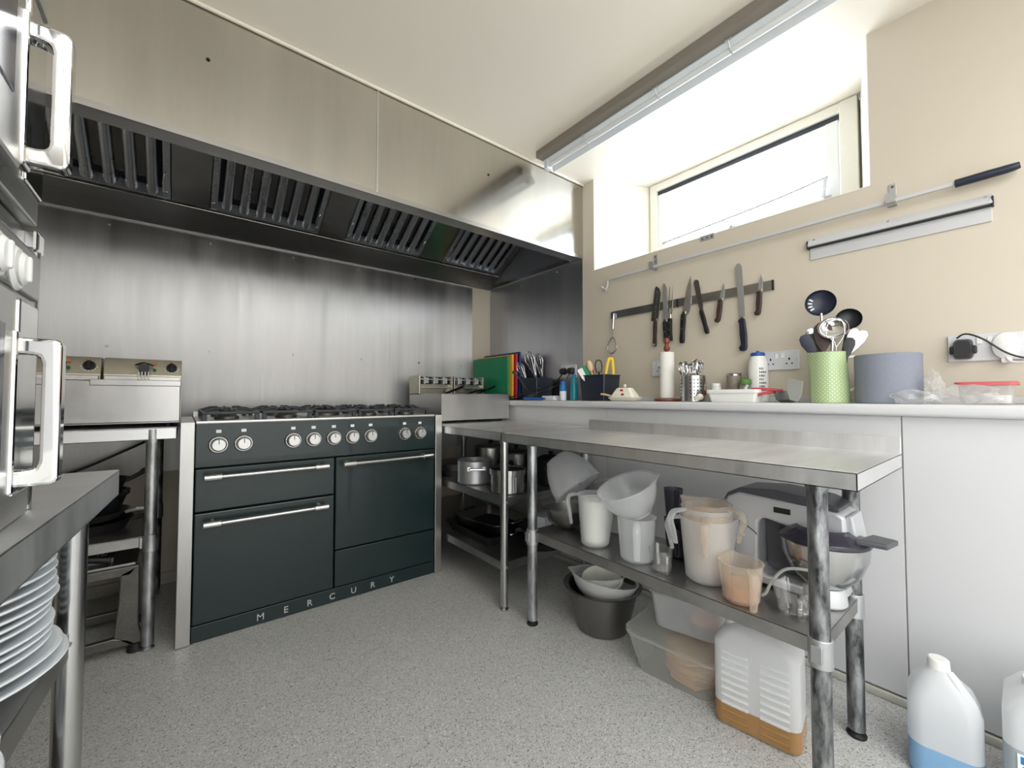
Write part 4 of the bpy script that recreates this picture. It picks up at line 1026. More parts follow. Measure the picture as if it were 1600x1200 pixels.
# blue roll
t = thing('blue_paper_roll', 'wide blue grey paper roll standing beside the green jug', 'paper roll', (1.94, .310, ZL))
link('roll', MB().lathe([(.022, 0), (.088, 0), (.090, .003), (.0905, .169), (.088, .1715), (.022, .1715)], (0, 0, 0), 56, closed=True), 'bluep', t)
link('core', MB().lathe([(.019, .0005), (.0218, .0005), (.0218, .171), (.019, .171)], (0, 0, 0), 28, closed=True), 'tinlab', t)
# plastic bag
bgm = MB()
random.seed(5)
import mathutils
def crumple(mb, cx, cy, cz, sx, sy, sz, seed, n=2):
    b = bmesh.new(); bmesh.ops.create_icosphere(b, subdivisions=3, radius=1)
    for v in b.verts:
        f = 1 + .45 * mathutils.noise.noise(v.co * 1.7 + Vector((seed, 0, 0))) + .22 * mathutils.noise.noise(v.co * 4.5 + Vector((0, seed, 0)))
        v.co = Vector((cx + v.co.x * sx * f, cy + v.co.y * sy * f, max(ZL + .0008 if cx > 1.82 else -9, cz + v.co.z * sz * f)))
    mb._merge(b)
crumple(bgm, 1.875, .125, ZL + .028, .03, .075, .030, 3.1)
crumple(bgm, 1.842, .235, ZL + .022, .02, .05, .022, 7.7)
crumple(bgm, 1.885, .19, ZL + .045, .02, .022, .055, 1.3)
bag = thing('plastic_bag', 'crumpled clear plastic bag on the ledge before the blue roll', 'bag', (1.86, .19, ZL))
link('film', bgm, 'bag', bag, world=True, smooth=20)
# clear containers
def clear_box(name, label, loc, rz, w, d, h, lidm, fill=None, fillh=0, m='frost2', taper=.88, r=.02, lidh=.012):
    t = thing(name, label, 'container', loc, (0, 0, rz))
    link('tub', tub(MB(), w, d, h, r, taper, .002), m, t)
    if lidm: link('lid', MB().loft([(0, 0, h - .004, w + .016, d + .016, r + .008), (0, 0, h + lidh - .004, w + .016, d + .016, r + .008), (0, 0, h + lidh - .002, w + .010, d + .010, r + .005), (0, 0, h + lidh - .006, w - .004, d - .004, r)], 8), lidm, t)
    if fill: link('contents', MB().loft([(0, 0, .004, w * taper - .01, d * taper - .01, r), (0, 0, fillh, w * (taper + .03) - .01, d * (taper + .03) - .01, r)], 6), fill, t)
    return t
clear_box('food_container', 'clear food container with a red lid, half full of white powder', (1.945, .082, ZL), 0, .10, .115, .062, 'lid_red', 'flour', .028, 'bag', .94, .012, .009)
clear_box('food_container', 'clear lidded container at the right end beyond the red lidded one', (1.945, -.065, ZL), 0, .11, .12, .045, 'bag', 'ivory', .015, 'bag', .94, .012, .009)

# ============================================================ SOCKETS AND PLUGS
def socket(label, y0, y1, z0, z1, x=XR - .0005, double=True, free=(0, 1), cover=0):
    t = thing('wall_socket', label, 'socket', (x, (y0 + y1) / 2, (z0 + z1) / 2))
    link('face_plate', MB().box(x - .010, x, y0, y1, z0, z1, .0025), 'greyp', t, world=True)
    zc = (z0 + z1) / 2; ym = (y0 + y1) / 2; cs = (ym - (y1 - y0) * .25, ym + (y1 - y0) * .25) if double else (ym,)
    for i, yc in enumerate(cs):
        sw = ym + (.012 if i else -.012) if double else ym
        link('switch', MB().box(x - .0135, x - .009, sw - .006, sw + .006, z1 - .034, z1 - .012, .0015), 'whitep', t, world=True)
        if i in free:
            h = MB().box(x - .0105, x - .0095, yc - .003, yc + .003, zc - .000, zc + .010).box(x - .0105, x - .0095, yc - .014, yc - .007, zc - .018, zc - .013).box(x - .0105, x - .0095, yc + .007, yc + .014, zc - .018, zc - .013)
            link('pin_hole', h, 'hole', t, world=True)['kind'] = 'stuff'
    for yy in (y0 + .008, y1 - .008): link('plate_screw', MB().cyl((x - .0095, yy, zc), (x - .0115, yy, zc), .0028, None, 8), 'alu', t, world=True)
socket('single white socket half hidden behind the paper roll', 1.25, 1.338, 1.118, 1.204, double=False, free=(0,))
socket('double white socket between the blue capped bottle and the green jug', .620, .768, 1.121, 1.207)
socket('double socket at the right edge with a black adaptor and a white plug in it', .004, .174, 1.121, 1.212, free=())
socket('double socket on the steel sheet holding two black plugs', 1.915, 2.06, 1.135, 1.222, x=2.0935, free=())
def plug(name, label, loc, m, shape, x1):
    t = thing(name, label, 'plug', loc)
    x, y, z = loc
    if shape == 'square': b = MB().loft([(0, 0, 0, .046, .044, .010), (0, 0, .02, .046, .044, .010), (0, 0, .034, .034, .032, .010)], 6)
    elif shape == 'round': b = MB().lathe([(0, 0), (.030, 0), (.032, .004), (.030, .014), (.02, .02), (0, .021)], (0, 0, 0), 32).box(-.012, .012, -.04, -.015, 0, .014, .004)
    else: b = MB().loft([(0, 0, 0, .046, .048, .01), (0, 0, .028, .044, .046, .012), (0, 0, .04, .036, .038, .01)], 6).box(-.032, .032, -.012, .008, .002, .018, .004)
    b.xf((Matrix.Diagonal((1, 1, 1.4, 1)) if x1 else Matrix.Identity(4)) @ rotm(0, -90, 0) @ rotm(0, 0, -90)); link('body', b, m, t)
    return t
plug('adaptor_plug', 'black square power adaptor plugged in at the right edge', (2.089, .137, 1.163), 'black', 'adaptor', 1)
plug('power_plug', 'flat round white plug in the rightmost socket', (2.089, .043, 1.166), 'whitep', 'round', 1)
plug('power_plug', 'left black plug in the socket on the steel sheet', (2.083, 2.022, 1.178), 'black', 'square', 0)
plug('power_plug', 'right black plug in the socket on the steel sheet', (2.083, 1.950, 1.178), 'black', 'square', 0)
single('power_cable', MB().tube([(2.062, .150, 1.20), (2.055, .128, 1.212), (2.05, .09, 1.19), (2.05, .04, 1.14), (2.05, -.01, 1.118), (2.06, -.12, 1.10)], .0028, 8), 'black', 'thin black cable running right from the black adaptor', 'cable', (2.055, .05, 1.1), world=True)
single('power_cable', MB().tube([(2.075, .043, 1.13), (2.07, .03, 1.112), (2.06, -.02, 1.108), (2.05, -.12, 1.10)], .0035, 8), 'whitep', 'short white cable below the round white plug', 'cable', (2.06, -.02, 1.1), world=True)
single('power_cable', MB().tube([(2.055, 2.02, 1.155), (2.03, 2.035, 1.12), (1.95, 2.05, 1.075), (1.872, 2.06, 1.055), (1.85, 2.2, 1.02), (1.834, 2.34, .995), (1.83, 2.45, .985)], .0045, 8), 'black', 'upper thick black cable sagging from the left plug across the black box', 'cable', (1.95, 2.1, 1.0), world=True)
single('power_cable', MB().tube([(2.055, 1.95, 1.155), (2.02, 1.97, 1.10), (1.97, 2.045, 1.06), (1.875, 2.07, 1.03), (1.865, 2.1, 1.00), (1.86, 2.2, .984)], .0045, 8), 'black', 'lower thick black cable dropping from the right plug behind the bottles', 'cable', (1.95, 2.0, 1.0), world=True)

# ============================================================ ON THE WINDOW WALL
def wallplate(name, label, y, z, w, h, holes, m='alu', bend=False):
    t = thing(name, label, 'bracket', (XR, y, z))
    link('plate', MB().box(XR - .004, XR - .0005, y - w / 2, y + w / 2, z - h / 2, z + h / 2, .001), m, t, world=True)
    for dy, dz in holes: link('screw', MB().cyl((XR - .004, y + dy, z + dz), (XR - .006, y + dy, z + dz), .0045, .0035, 10), 'ink', t, world=True)
    if bend:
        link('clip', MB().box(XR - .055, XR - .002, y - w / 2 - .002, y + w / 2 + .002, z - h / 2 - .035, z - h / 2 - .031).box(XR - .052, XR - .048, y - w / 2 - .002, y + w / 2 + .002, z - h / 2 - .035, z - h / 2 + .004).box(XR - .006, XR - .002, y - w / 2, y + w / 2, z - h / 2 - .035, z - h / 2 + .004), m, t, world=True)
    return t
wallplate('pole_bracket', 'left metal clip bracket holding the long pole', 1.312, 1.785, .022, .052, ((0, .014), (0, -.012)), bend=True)
wallplate('pole_bracket', 'right metal clip bracket holding the long pole', .306, 1.785, .022, .052, ((0, .014), (0, -.012)), bend=True)
wallplate('sill_bracket', 'small three-hole metal plate on the sill edge', 1.016, 1.822, .072, .026, ((-.024, -.002), (0, -.002), (.024, -.002)))
t = thing('window_pole', 'long thin metal pole with cranked end and dark blue grip, clipped to the wall', 'pole', (2.07, .8, 1.73))
link('shaft', MB().box(2.060, 2.074, .13, 1.612, 1.727, 1.741, .002), 'alu_w', t, world=True)
link('crank', MB().tube([(2.067, 1.606, 1.734), (2.067, 1.628, 1.728), (2.067, 1.634, 1.69), (2.067, 1.642, 1.672), (2.067, 1.668, 1.690)], .007, 8, False).cyl((2.067, 1.662, 1.684), (2.067, 1.676, 1.696), .009, None, 12), 'alu_w', t, world=True)
link('grip', MB().tube([(2.067, .142, 1.734), (2.067, .07, 1.735), (2.067, .02, 1.736), (2.067, .0, 1.738)], [.0135, .014, .013, .010], 14), 'navy', t, world=True)
t = thing('order_rail', 'aluminium order rail with a pale plate below it, right of the window', 'rail', (2.09, .318, 1.64))
link('rail', MB().prism([(2.099, 1.676), (2.092, 1.676), (2.078, 1.655), (2.076, 1.642), (2.084, 1.638), (2.099, 1.638)], 'y', .06, .576), 'alu_w', t, world=True)
link('roller_slot', MB().box(2.079, 2.099, .058, .578, 1.634, 1.6385), 'blackm', t, world=True)
for y in (.057, .575): link('end_cap', MB().box(2.077, 2.0985, y, y + .005, 1.632, 1.665, .001), 'navy', t, world=True)
link('back_plate', MB().box(2.094, 2.0985, .062, .572, 1.586, 1.636, .001), 'alu_w', t, world=True)
for y in (.075, .32, .555): link('screw', MB().cyl((2.0875, y, 1.668), (2.0835, y, 1.666), .0045, .004, 10), 'alu', t, world=True)
for lab, a, b in (('left magnetic knife strip, mostly bare, with the masher at its end', 1.178, 1.622), ('right magnetic knife strip holding the white-bladed knives', .716, 1.174)):
    t = thing('knife_strip', lab, 'knife rack', (XR, (a + b) / 2, 1.51))
    link('bar', MB().box(XR - .014, XR - .0005, a, b, 1.488, 1.532, .001), 'tube', t, world=True)
    link('end_cap', MB().box(XR - .0145, XR - .0005, a - .003 if b < 1.2 else a, a + .004, 1.487, 1.533, .001), 'blackm', t, world=True)
XK = XR - .0155
def knife(label, tip, mid, end, w, style, hm, hw=.024, rivets=0, blade='alu', hook=False):
    t = thing('kitchen_knife', label, 'knife', (XK, mid[0], mid[1]), group='knives on the magnetic strips')
    m_, tp, e = Vector((mid[0], mid[1])), Vector(tip), Vector(end)
    d = (tp - m_); L_ = d.length; d /= L_; n = Vector((d.y, -d.x))       # n points to lower y: the edge side
    if style == 'santoku': pts = [(0, -.3), (0, .7), (.06, .7), (.95, .55), (1, .35), (.93, -.05), (.8, -.3)]
    elif style == 'chef': pts = [(-.06, -.28), (0, -.35), (.04, .25), (.3, .25), (.7, .2), (1, .0), (.75, -.3), (.4, -.62), (.08, -.72), (.02, -.6)]
    elif style == 'slim': pts = [(0, -.5), (0, .5), (.8, .45), (1, .3), (.95, -.1), (.85, -.45)]
    elif style == 'round': pts = [(0, -.32), (0, .32), (.2, .4), (.9, .5), (.96, .42), (1, .15), (1, -.15), (.96, -.42), (.9, -.5), (.2, -.4)]
    else: pts = [(0, -.5), (0, .4), (.4, .4), (1, .0), (.7, -.42), (.4, -.5)]
    P = [m_ + d * (a * L_) + n * (b * w) for a, b in pts]
    link('blade', MB().prism([(p.x, p.y) for p in P], 'x', XK - .002, XK, 0), blade, t, world=True)
    h = (e - m_); H = h.length; h /= H; k = Vector((h.y, -h.x)); c = m_ + h * (H / 2)
    hp = [(0, -.42), (0, .42), (.3, .5), (.6, .42), (.88, .5), (1, .35), (1, -.4), (.88, -.5), (.6, -.42), (.3, -.5)]
    if hook: hp = [(-.03, -.35), (-.03, .35), (.06, .6), (.1, .42), (.5, .48), (.8, .40), (.9, .75), (1, .6), (1.03, .2), (1, -.25), (.9, -.42), (.5, -.52), (.1, -.45)]
    Q = [m_ + h * (a * H) - k * (b * hw) for a, b in hp]
    link('handle', MB().prism([(p.x, p.y) for p in Q], 'x', XK - .016, XK + .001, .003), hm, t, world=True)
    for i in range(rivets):
        p = m_ + h * (H * (.18 + i * .32)); link('rivet', MB().cyl((XK - .0155, p.x, p.y), (XK - .0175, p.x, p.y), .0035, None, 10), 'chrome', t, world=True)
    link('bolster', MB().prism([((m_ + h * a - k * b).x, (m_ + h * a - k * b).y) for a, b in ((-.012, -.007), (-.012, .007), (.004, .009), (.004, -.009))], 'x', XK - .008, XK), 'chrome', t, world=True)
    return t
k1 = knife('santoku knife with dimpled dark blade and brown handle, leftmost knife', (1.284, 1.624), (1.306, 1.43), (1.312, 1.284), .044, 'santoku', 'brownh', .02, blade='pan_dark')
dm = MB()
for i in range(11):
    p = Vector((1.306, 1.43)) + Vector((-.022, .194)) * (.12 + .072 * i); dm.box(XK - .0026, XK - .0019, p.x + .004, p.x + .012, p.y - .003, p.y + .003)
link('dimple', dm, 'chrome', k1, world=True)['kind'] = 'stuff'
link('butt_cap', MB().cyl((XK - .0165, 1.3115, 1.294), (XK + .001, 1.3115, 1.294), .008, None, 14), 'chrome', k1, world=True)
knife('straight carving knife with black riveted handle, beside the fork', (1.250, 1.636), (1.247, 1.417), (1.241, 1.302), .026, 'slim', 'black', .024, 3)
t = thing('carving_fork', 'two pronged carving fork with black riveted handle', 'fork', (XK, 1.217, 1.434), group='knives on the magnetic strips')
for dy in (-.009, .009): link('tine', MB().tube([(XK - .003, 1.217, 1.452), (XK - .003, 1.216 + dy, 1.475), (XK - .003, 1.208 + dy, 1.608)], [.004, .003, .0012], 6), 'chrome', t, world=True)
link('shank', MB().cyl((XK - .004, 1.217, 1.425), (XK - .003, 1.217, 1.458), .006, .0045, 10), 'chrome', t, world=True)
link('handle', MB().prism([(1.206, 1.43), (1.228, 1.43), (1.227, 1.36), (1.229, 1.306), (1.204, 1.306), (1.207, 1.36)], 'x', XK - .016, XK + .001, .003), 'black', t, world=True)
for z in (1.33, 1.368, 1.405): link('rivet', MB().cyl((XK - .0155, 1.217, z), (XK - .0175, 1.217, z), .0035, None, 10), 'chrome', t, world=True)
knife("broad chef's knife with curved steel bolster, centre of the strips", (1.099, 1.639), (1.138, 1.443), (1.149, 1.286), .040, 'chef', 'black', .026, 2, blade='applst')
knife('round ended palette knife tilted to the right', (1.072, 1.611), (1.042, 1.445), (1.011, 1.321), .028, 'round', 'black', .021, blade='pan_dark')
knife('small pointed knife with a brown handle, left of the long slicer', (.930, 1.564), (.944, 1.48), (.958, 1.373), .02, 'point', 'brownh', .023, hook=True)
knife('long round tipped slicing knife with big navy handle', (.861, 1.643), (.845, 1.369), (.836, 1.221), .030, 'round', 'navy', .030, hook=True)
knife('little paring knife with brown handle, rightmost knife', (.762, 1.567), (.767, 1.487), (.774, 1.38), .019, 'point', 'brownh', .023, hook=True)
t = thing('potato_masher', 'steel masher with wire loop hanging at the left end of the strip', 'masher', (2.08, 1.595, 1.4))
link('grip', MB().tube([(2.078, 1.593, 1.518), (2.074, 1.595, 1.47), (2.074, 1.598, 1.42)], [.005, .0085, .008], 10), 'tube', t, world=True)
link('stem', MB().cyl((2.074, 1.598, 1.42), (2.074, 1.599, 1.365), .003, None, 8), 'tube', t, world=True)
link('wire_loop', MB().tube([(2.074, 1.599, 1.37), (2.07, 1.572, 1.33), (2.066, 1.568, 1.29), (2.064, 1.60, 1.268), (2.066, 1.632, 1.29), (2.07, 1.628, 1.33)], .0038, 8, closed=True), 'tube', t, world=True)

# ============================================================ ON THE PREP TABLE SHELF
ZS = .4105
def jug(name, label, x, y, z, rb, rt, h, m, hdir, group=None, spout_k=.25, rot=(0, 0), handle=True, marks=None, hlen=.8, inner=None, innerh=0, hstand=.042):
    """open measuring jug; hdir is where the handle points"""
    t = thing(name, label, 'jug', (x, y, z), (rot[0], rot[1], hdir), group)
    mb = MB().lathe([(0, 0), (rb - .008, 0), (rb, .008), (rt, h - .002), (rt + .003, h), (rt - .001, h), (rt - .0025, h - .003), (rb - .0022, .01), (0, .0035)], (0, 0, 0), 44)
    def sp(co):
        a = math.atan2(co.y, co.x); d = abs((a - PI + PI) % (2 * PI) - PI)
        k = max(0, 1 - d / .5) * max(0, (co.z / h - .72) / .28)
        return (co.x * (1 + spout_k * k), co.y * (1 + .1 * k), co.z + .006 * k)
    mb.warp(sp); link('body', mb, m, t)
    if handle:
        o = hstand
        link('handle', MB().tube([(rt - .004, 0, h - .006), (rt + o * .7, 0, h - .010), (rt + o * .95, 0, h - .035), (rt + o * .8, 0, h * (1 - hlen * .6)), (rt + o * .62, 0, h * (1 - hlen))], [.006, .008, .009, .008, .006], 10, flat=1.5), m, t)
    if marks:
        mk = MB()
        for i in range(6):
            z_ = h * (.2 + .1 * i); r_ = rb + (rt - rb) * z_ / h + .0006
            a0 = math.radians(70); a1 = a0 + math.radians(14 if i % 2 else 22)
            mk.faces([(r_ * math.cos(a0), r_ * math.sin(a0), z_), (r_ * math.cos(a1), r_ * math.sin(a1), z_), (r_ * math.cos(a1), r_ * math.sin(a1), z_ + .0014), (r_ * math.cos(a0), r_ * math.sin(a0), z_ + .0014)], [(0, 1, 2, 3)])
        link('scale_marks', mk, marks, t)['kind'] = 'stuff'
    if inner: link('liquid', MB().lathe([(0, .004), (rb - .010, .004), (rb - .003, .012), (rb + (rt - rb) * innerh / h - .0035, innerh), (0, innerh)], (0, 0, 0), 40), inner, t)
    return t
# glass bowl under the tilted mixing bowl
t = thing('glass_bowl', 'round glass bowl under the tipped mixing bowl at the shelf end', 'bowl', (1.372, 1.318, ZS))
link('bowl', MB().lathe([(0, 0), (.045, 0), (.05, .004), (.088, .035), (.108, .085), (.113, .10), (.110, .101), (.104, .084), (.085, .038), (.045, .008), (0, .007)], (0, 0, 0), 44), 'glass', t)
single('steel_bowl', MB().lathe([(0, 0), (.04, .001), (.078, .03), (.098, .08), (.096, .081), (.075, .033), (.038, .004), (0, .003)], (0, 0, 0), 40), 'pan_dark', 'steel bowl nested inside the round glass bowl', 'bowl', (1.372, 1.318, ZS + .0085))
single('food_wrap', MB().ball((0, 0, .02), 1, .05, .045, .022, 16), 'peach', 'small peach coloured packet in the nested steel bowl', 'packet', (1.375, 1.31, ZS + .016))
def mixing_bowl(label, loc, rot, m='frost', r=.105, h=.135, hd=True):
    t = thing('mixing_bowl', label, 'bowl', loc, rot)
    def rr(t): return r * (.56 + .44 * math.sin(PI / 2 * t ** .85))
    mb = MB().lathe([(0, .004), (r * .50, .004), (r * .51, 0), (r * .54, 0), (r * .55, .006)] + [(rr(q / 10), .008 + (h - .014) * q / 10) for q in range(11)] + [(r + .006, h - .003), (r + .005, h)] + [(rr(q / 10) - .003, .010 + (h - .014) * q / 10) for q in range(10, -1, -1)] + [(0, .008)], (0, 0, 0), 48)
    def sp(co):
        a = math.atan2(co.y, co.x); k = max(0, 1 - abs(a) / .4) * max(0, (co.z / h - .75) / .25)
        return (co.x * (1 + .16 * k), co.y, co.z + .004 * k)
    mb.warp(sp); link('body', mb, m, t)
    return t
ax_ = Vector((0, 0, 1)).rotation_difference(Vector((.16, -.60, -.75))).to_euler()
mixing_bowl('clear plastic mixing bowl tipped over on its side above the glass bowl', (1.380, 1.385, .715), [math.degrees(q) for q in ax_], r=.115, h=.165)
jug('measuring_jug', 'tall cloudy measuring jug, the leftmost standing on the shelf', 1.306, 1.102, ZS, .055, .068, .20, 'frost', 128, hlen=.62)
jug('measuring_jug', 'whiter jug nested inside the leftmost tall measuring jug', 1.306, 1.102, ZS + .012, .048, .060, .17, 'ivory', 110, handle=False, spout_k=0)
t = thing('plastic_tub', 'big grey green round tub at the back of the prep table shelf', 'tub', (1.565, 1.165, ZS))
link('tub', MB().lathe([(0, 0), (.10, 0), (.105, .005), (.118, .19), (.123, .193), (.120, .197), (.115, .19), (.102, .008), (0, .005)], (0, 0, 0), 44).xf(rotm(0, 0, 0)), 'greyplast', t)
jug('measuring_jug', 'clear measuring jug with embossed scale carrying the tilted bowl', 1.306, .907, ZS, .058, .068, .155, 'frost', 215, hlen=.82, marks='label')
mixing_bowl('clear spouted mixing bowl tilted on top of a measuring jug', (1.318, .912, .575), (14, -20, -60), r=.105, h=.115)
# smoky tumblers
for lab, x, y, z in (('smoky plastic tumbler, the upper of two behind the jugs', 1.52, .885, ZS + .115), ('smoky plastic tumbler, the lower of two behind the jugs', 1.52, .885, ZS)):
    single('tumbler', MB().lathe([(0, 0), (.026, 0), (.028, .003), (.036, .112), (.0365, .1145), (.035, .1145), (.0345, .112), (.0265, .006), (0, .005)], (0, 0, 0), 32), 'tint', lab, 'tumbler', (x, y, z))
jug('jug', 'black handled dark jug between the tumblers and the clear jugs', 1.445, .825, ZS, .035, .04, .11, 'black', 200, hlen=.8, hstand=.03)
jug('measuring_glass', 'small clear glass measuring jug with red scale marks', 1.282, .795, ZS, .034, .039, .075, 'glass', 232, hlen=.85, marks='redp', hstand=.02)
hs = (128, 205, 150, 265)
for i, lab in enumerate(('lowest of the four nested cloudy jugs beside the mixer', 'second of the nested cloudy jugs beside the mixer', 'third of the nested cloudy jugs beside the mixer', 'topmost nested cloudy jug, its handle swung right towards the mixer')):
    jug('measuring_jug', lab, 1.345, .668, ZS + .0155 * i, .065 - .0028 * i, .080 - .0028 * i, .20, 'frostor' if i % 2 else 'frost', hs[i], 'nested cloudy jugs', hlen=.55 if i < 3 else .5, hstand=.042 + (.01 if i == 3 else .006 * i))
jug('measuring_jug', 'small cloudy jug half full of orange liquid at the shelf front', 1.281, .537, ZS, .048, .058, .112, 'frostor', 225, hlen=.95, inner='orangel', innerh=.05, hstand=.03)
jug('measuring_glass', 'round clear glass measuring cup with red print next to the dark front leg', 1.315, .416, ZS, .036, .048, .072, 'glass', 215, marks='redp', hlen=.85, hstand=.02)
# stand mixer, seen from its side
t = thing('stand_mixer', 'silver stand mixer with dark top cover and steel bowl on the prep table shelf', 'mixer', (1.48, .48, ZS))
xa, xb = 1.43, 1.57
body = [(.655, 0), (.662, .12), (.655, .21), (.64, .255), (.60, .275), (.345, .262), (.325, .25), (.322, .19), (.33, .180), (.36, .175), (.53, .205), (.545, .19), (.548, .05), (.53, .03), (.35, .028), (.34, .02), (.34, 0)]
link('body', MB().prism([(a, ZS + .006 + b) for a, b in body], 'x', xa, xb, .008), 'silver', t, world=True)
link('tower_face', MB().prism([(.545, ZS + .20), (.41, ZS + .185), (.41, ZS + .05), (.49, ZS + .04), (.54, ZS + .05)], 'x', 1.49, 1.56), 'mixgrey', t, world=True)
cov = [(.652, .238), (.637, .266), (.60, .288), (.5, .298), (.38, .288), (.335, .272), (.338, .262), (.6, .273), (.64, .252)]
link('top_cover', MB().prism([(a, ZS + .006 + b) for a, b in cov], 'x', xa - .002, xb + .002, .003), 'mixgrey', t, world=True)
link('head_seam', MB().tube([(xa - .001, .656, ZS + .19), (xa - .001, .60, ZS + .185), (xa - .001, .56, ZS + .165), (xa - .001, .548, ZS + .155)], .0016, 5), 'ink', t, world=True)
link('lever', MB().box(xa - .006, xa + .002, .585, .62, ZS + .138, ZS + .148, .002), 'chrome', t, world=True)
link('slot', MB().box(xa - .0015, xa + .002, .455, .50, ZS + .235, ZS + .252, .001), 'blackm', t, world=True)
link('front_outlet', MB().prism([(.30, ZS + .19), (.326, ZS + .19), (.326, ZS + .26), (.312, ZS + .26)], 'x', 1.445, 1.545, .004), 'silver', t, world=True)
link('bowl_seat', MB().lathe([(0, 0), (.050, 0), (.054, .006), (.051, .04), (.046, .05), (0, .05)], (1.456, .382, ZS + .001), 36), 'silver', t, world=True)
bw = link('bowl', MB().lathe([(0, .0), (.045, 0), (.055, .006), (.085, .04), (.102, .085), (.1065, .125), (.108, .127), (.1055, .128), (.100, .086), (.082, .042), (.05, .008), (0, .004)], (1.456, .382, ZS + .052), 44), 'tube', t, world=True)
link('splash_guard', MB().lathe([(.06, .165 - .012), (.1085, .1295), (.1095, .1285), (.1095, .135), (.106, .14), (.062, .165)], (1.456, .382, ZS + .052), 44, closed=True), 'tint', bw, world=True)
link('chute', MB().prism([(1.41, .30), (1.50, .28), (1.49, .225), (1.42, .235)], 'z', ZS + .195, ZS + .21, .004), 'mixgrey', bw, world=True)
single('mixer_cable', MB().tube([(1.44, .56, ZS + .03), (1.40, .575, ZS + .006), (1.352, .565, ZS + .006), (1.335, .50, ZS + .012), (1.335, .475, ZS + .06), (1.335, .44, ZS + .105), (1.34, .385, ZS + .118), (1.345, .34, ZS + .112)], .0042, 8), 'greyplast', 'grey cable looping in front of the mixer bowl', 'cable', (1.35, .5, ZS), world=True)

# ============================================================ ON THE FLOOR UNDER THE PREP TABLE
t = thing('steel_basin', 'large tapered dark steel basin on the floor under the prep table', 'basin', (1.452, 1.185, 0))
link('basin', MB().lathe([(0, 0), (.095, 0), (.108, .006), (.150, .178), (.166, .182), (.168, .186), (.165, .188), (.147, .182), (.105, .010), (0, .005)], (0, 0, 0), 56), 'pan_dark', t)
mixing_bowl('wide cloudy bowl sitting askew in the steel basin', (1.455, 1.19, .112), (6, -8, 130), 'milky', .138, .10)
mixing_bowl('smaller cloudy bowl inside the wide one, holding the ivory pudding bowl', (1.448, 1.185, .128), (8, -10, 200), 'milky', .100, .085)
single('pudding_bowl', MB().lathe([(0, 0), (.045, 0), (.05, .004), (.076, .07), (.082, .074), (.084, .088), (.080, .088), (.072, .068), (.046, .008), (0, .006)], (0, 0, 0), 44), 'ivory',
       'ivory round pudding bowl with cream residue, innermost in the steel basin', 'bowl', (1.442, 1.182, .138), (10, -12, 0))
t = clear_box('food_container', 'large cloudy container with lid holding tan wraps, on the floor', (1.435, .812, .001), 7, .23, .33, .135, 'frost2', None, 0, 'frost2', .8, .04)
wr_ = MB(); random.seed(8)
for k in range(9):
    pts = []
    b = bmesh.new(); bmesh.ops.create_icosphere(b, subdivisions=3, radius=1)
    for v in b.verts:
        f = 1 + .25 * mathutils.noise.noise(v.co * 2.2 + Vector((k * 3.1, 0, 0)))
        v.co = Vector((v.co.x * .078 * f, -.038 + v.co.y * .085 * f + .006 * math.sin(k * 2), .018 + k * .0118 + v.co.z * .009 * f + .012 * math.sin(v.co.y * 3 + k * .7) * .5))
    wr_._merge(b)
link('wraps', wr_, 'bread', t)['kind'] = 'stuff'
t = clear_box('food_container', 'smaller cloudy container with peach food, stacked on the large one', (1.50, .812, .1465), 13, .17, .25, .125, 'frost2', 'frost2', .03, 'frost', .88, .035)
link('food', MB().ball((0, -.05, .045), 1, .05, .055, .035, 20), 'peach', t)

def jerry(name, label, loc, rz, w, d, h, m, liq, lh, ribs=True, cap='whitep', handle=True):
    t = thing(name, label, 'jerrycan', loc, (0, 0, rz))
    r = .028
    link('body', MB().loft([(0, 0, 0, w - .02, d - .02, r), (0, 0, .006, w - .004, d - .004, r), (0, 0, .014, w, d, r), (0, 0, lh, w, d, r), (0, 0, h - .055, w, d, r), (0, 0, h - .02, w - .02, d - .05, r), (0, 0, h - .004, w - .05, d - .10, r), (0, 0, h, w - .07, d - .12, r * .8)], 8), m, t)
    if liq: link('liquid', MB().loft([(0, 0, .001, w - .019, d - .019, r), (0, 0, .006, w - .003, d - .003, r), (0, 0, .014, w + .0012, d + .0012, r), (0, 0, lh, w + .0012, d + .0012, r)], 8), liq, t)
    if ribs:
        for s in (-1, 1):
            for k in range(11):
                z = .028 + k * .0215
                if z > h - .075: break
                rm = m if z > lh else liq
                ya, yb_ = (s * d * .07, s * (d / 2 - .025))
                link('rib', MB().tube([(-w / 2 - .0005, ya, z), (-w / 2 - .0015, (ya + yb_) / 2, z), (-w / 2 - .0005, yb_, z)], .0045, 8), rm, t)
    link('cap', MB().cyl((0, d * .3, h - .03), (0, d * .3, h + .004), .024, .023, 24, .002), cap, t)
    if handle:
        link('handle', MB().tube([(0, -d * .34, h - .03), (0, -d * .26, h + .012), (0, -d * .02, h + .016), (0, d * .08, h - .004)], [.012, .012, .012, .012], 10), m, t)
    return t
jerry('jerrycan', 'ribbed milky jerrycan with a little amber oil, under the prep table', (1.392, .536, 0), 9.3, .135, .225, .30, 'hdpe', 'oil', .068)
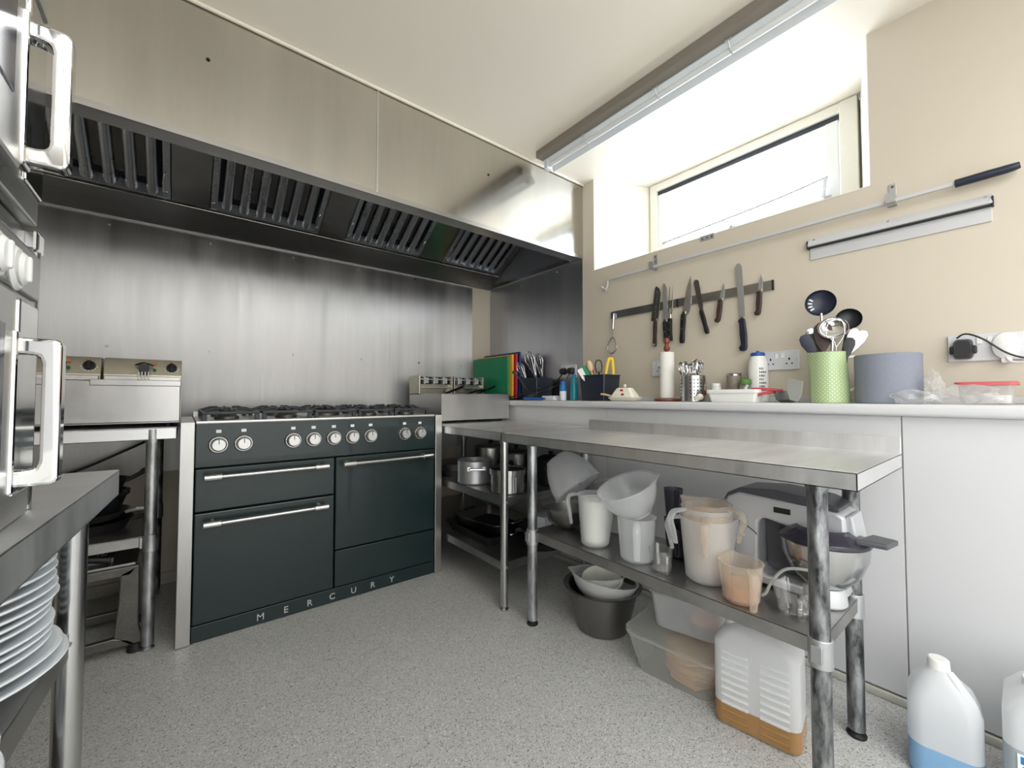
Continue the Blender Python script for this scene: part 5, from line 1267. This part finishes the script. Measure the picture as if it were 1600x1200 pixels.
t = jerry('jerrycan', 'big milky can of pale liquid with a blue printed label, right edge', (1.625, -.075, 0), 0, .20, .27, .315, 'hdpe', 'greyl', .185, ribs=False, handle=False)
link('handle', MB().tube([(-.03, -.09, .29), (-.03, -.05, .315), (-.03, .02, .318), (-.03, .06, .30)], .012, 10), 'hdpe', t)
lb = link('printed_label', MB().box(1.5225, 1.5238, -.16, .038, .028, .178, .0005), 'label', t, world=True)
link('label_header', MB().box(1.5222, 1.5230, -.156, .033, .157, .174), 'labblue', lb, world=True)
link('label_band', MB().box(1.5222, 1.5230, -.156, .033, .075, .085), 'labblue', lb, world=True)
link('hazard_panel', MB().box(1.5222, 1.5230, -.156, .033, .035, .073), 'laborange', lb, world=True)
text_mesh('lettering', 'AUTOMATIC', .0165, 'label', lb, Matrix.Translation((1.5219, -.035, .1652)) @ rotm(90, 0, -90), .0003, .0004)
tl = MB(); random.seed(2)
for i in range(9):
    y = .03
    while y > -.14:
        w_ = random.uniform(.004, .014); tl.box(1.5221, 1.5226, y - w_, y, .150 - i * .0078, .1525 - i * .0078); y -= w_ + .003
link('fine_print', tl, 'ink', lb, world=True)['kind'] = 'stuff'
# blue liquid bottle with moulded handle
t = thing('cleaner_bottle', 'milky plastic bottle with blue liquid and white cap by the skirting', 'bottle', (1.612, .165, 0), (0, 0, 8))
bb = MB().loft([(0, 0, 0, .12, .12, .03), (0, 0, .008, .138, .138, .034), (0, 0, .085, .14, .14, .034), (0, 0, .19, .14, .14, .034), (0, 0, .222, .12, .115, .034), (0, .004, .25, .075, .072, .03), (0, .006, .268, .044, .044, .02), (0, .006, .275, .04, .04, .018)], 8)
link('body', bb, 'hdpe', t)
link('liquid', MB().loft([(0, 0, .001, .121, .121, .03), (0, 0, .008, .139, .139, .034), (0, 0, .085, .1412, .1412, .034)], 8), 'bluel', t)
link('cap', MB().cyl((0, .006, .268), (0, .006, .296), .023, .0215, 28, .003), 'whitep', t)
link('grip', MB().tube([(-.03, -.048, .155), (-.034, -.052, .205), (-.024, -.03, .243), (-.01, -.012, .268)], [.010, .013, .013, .010], 10), 'hdpe', t)
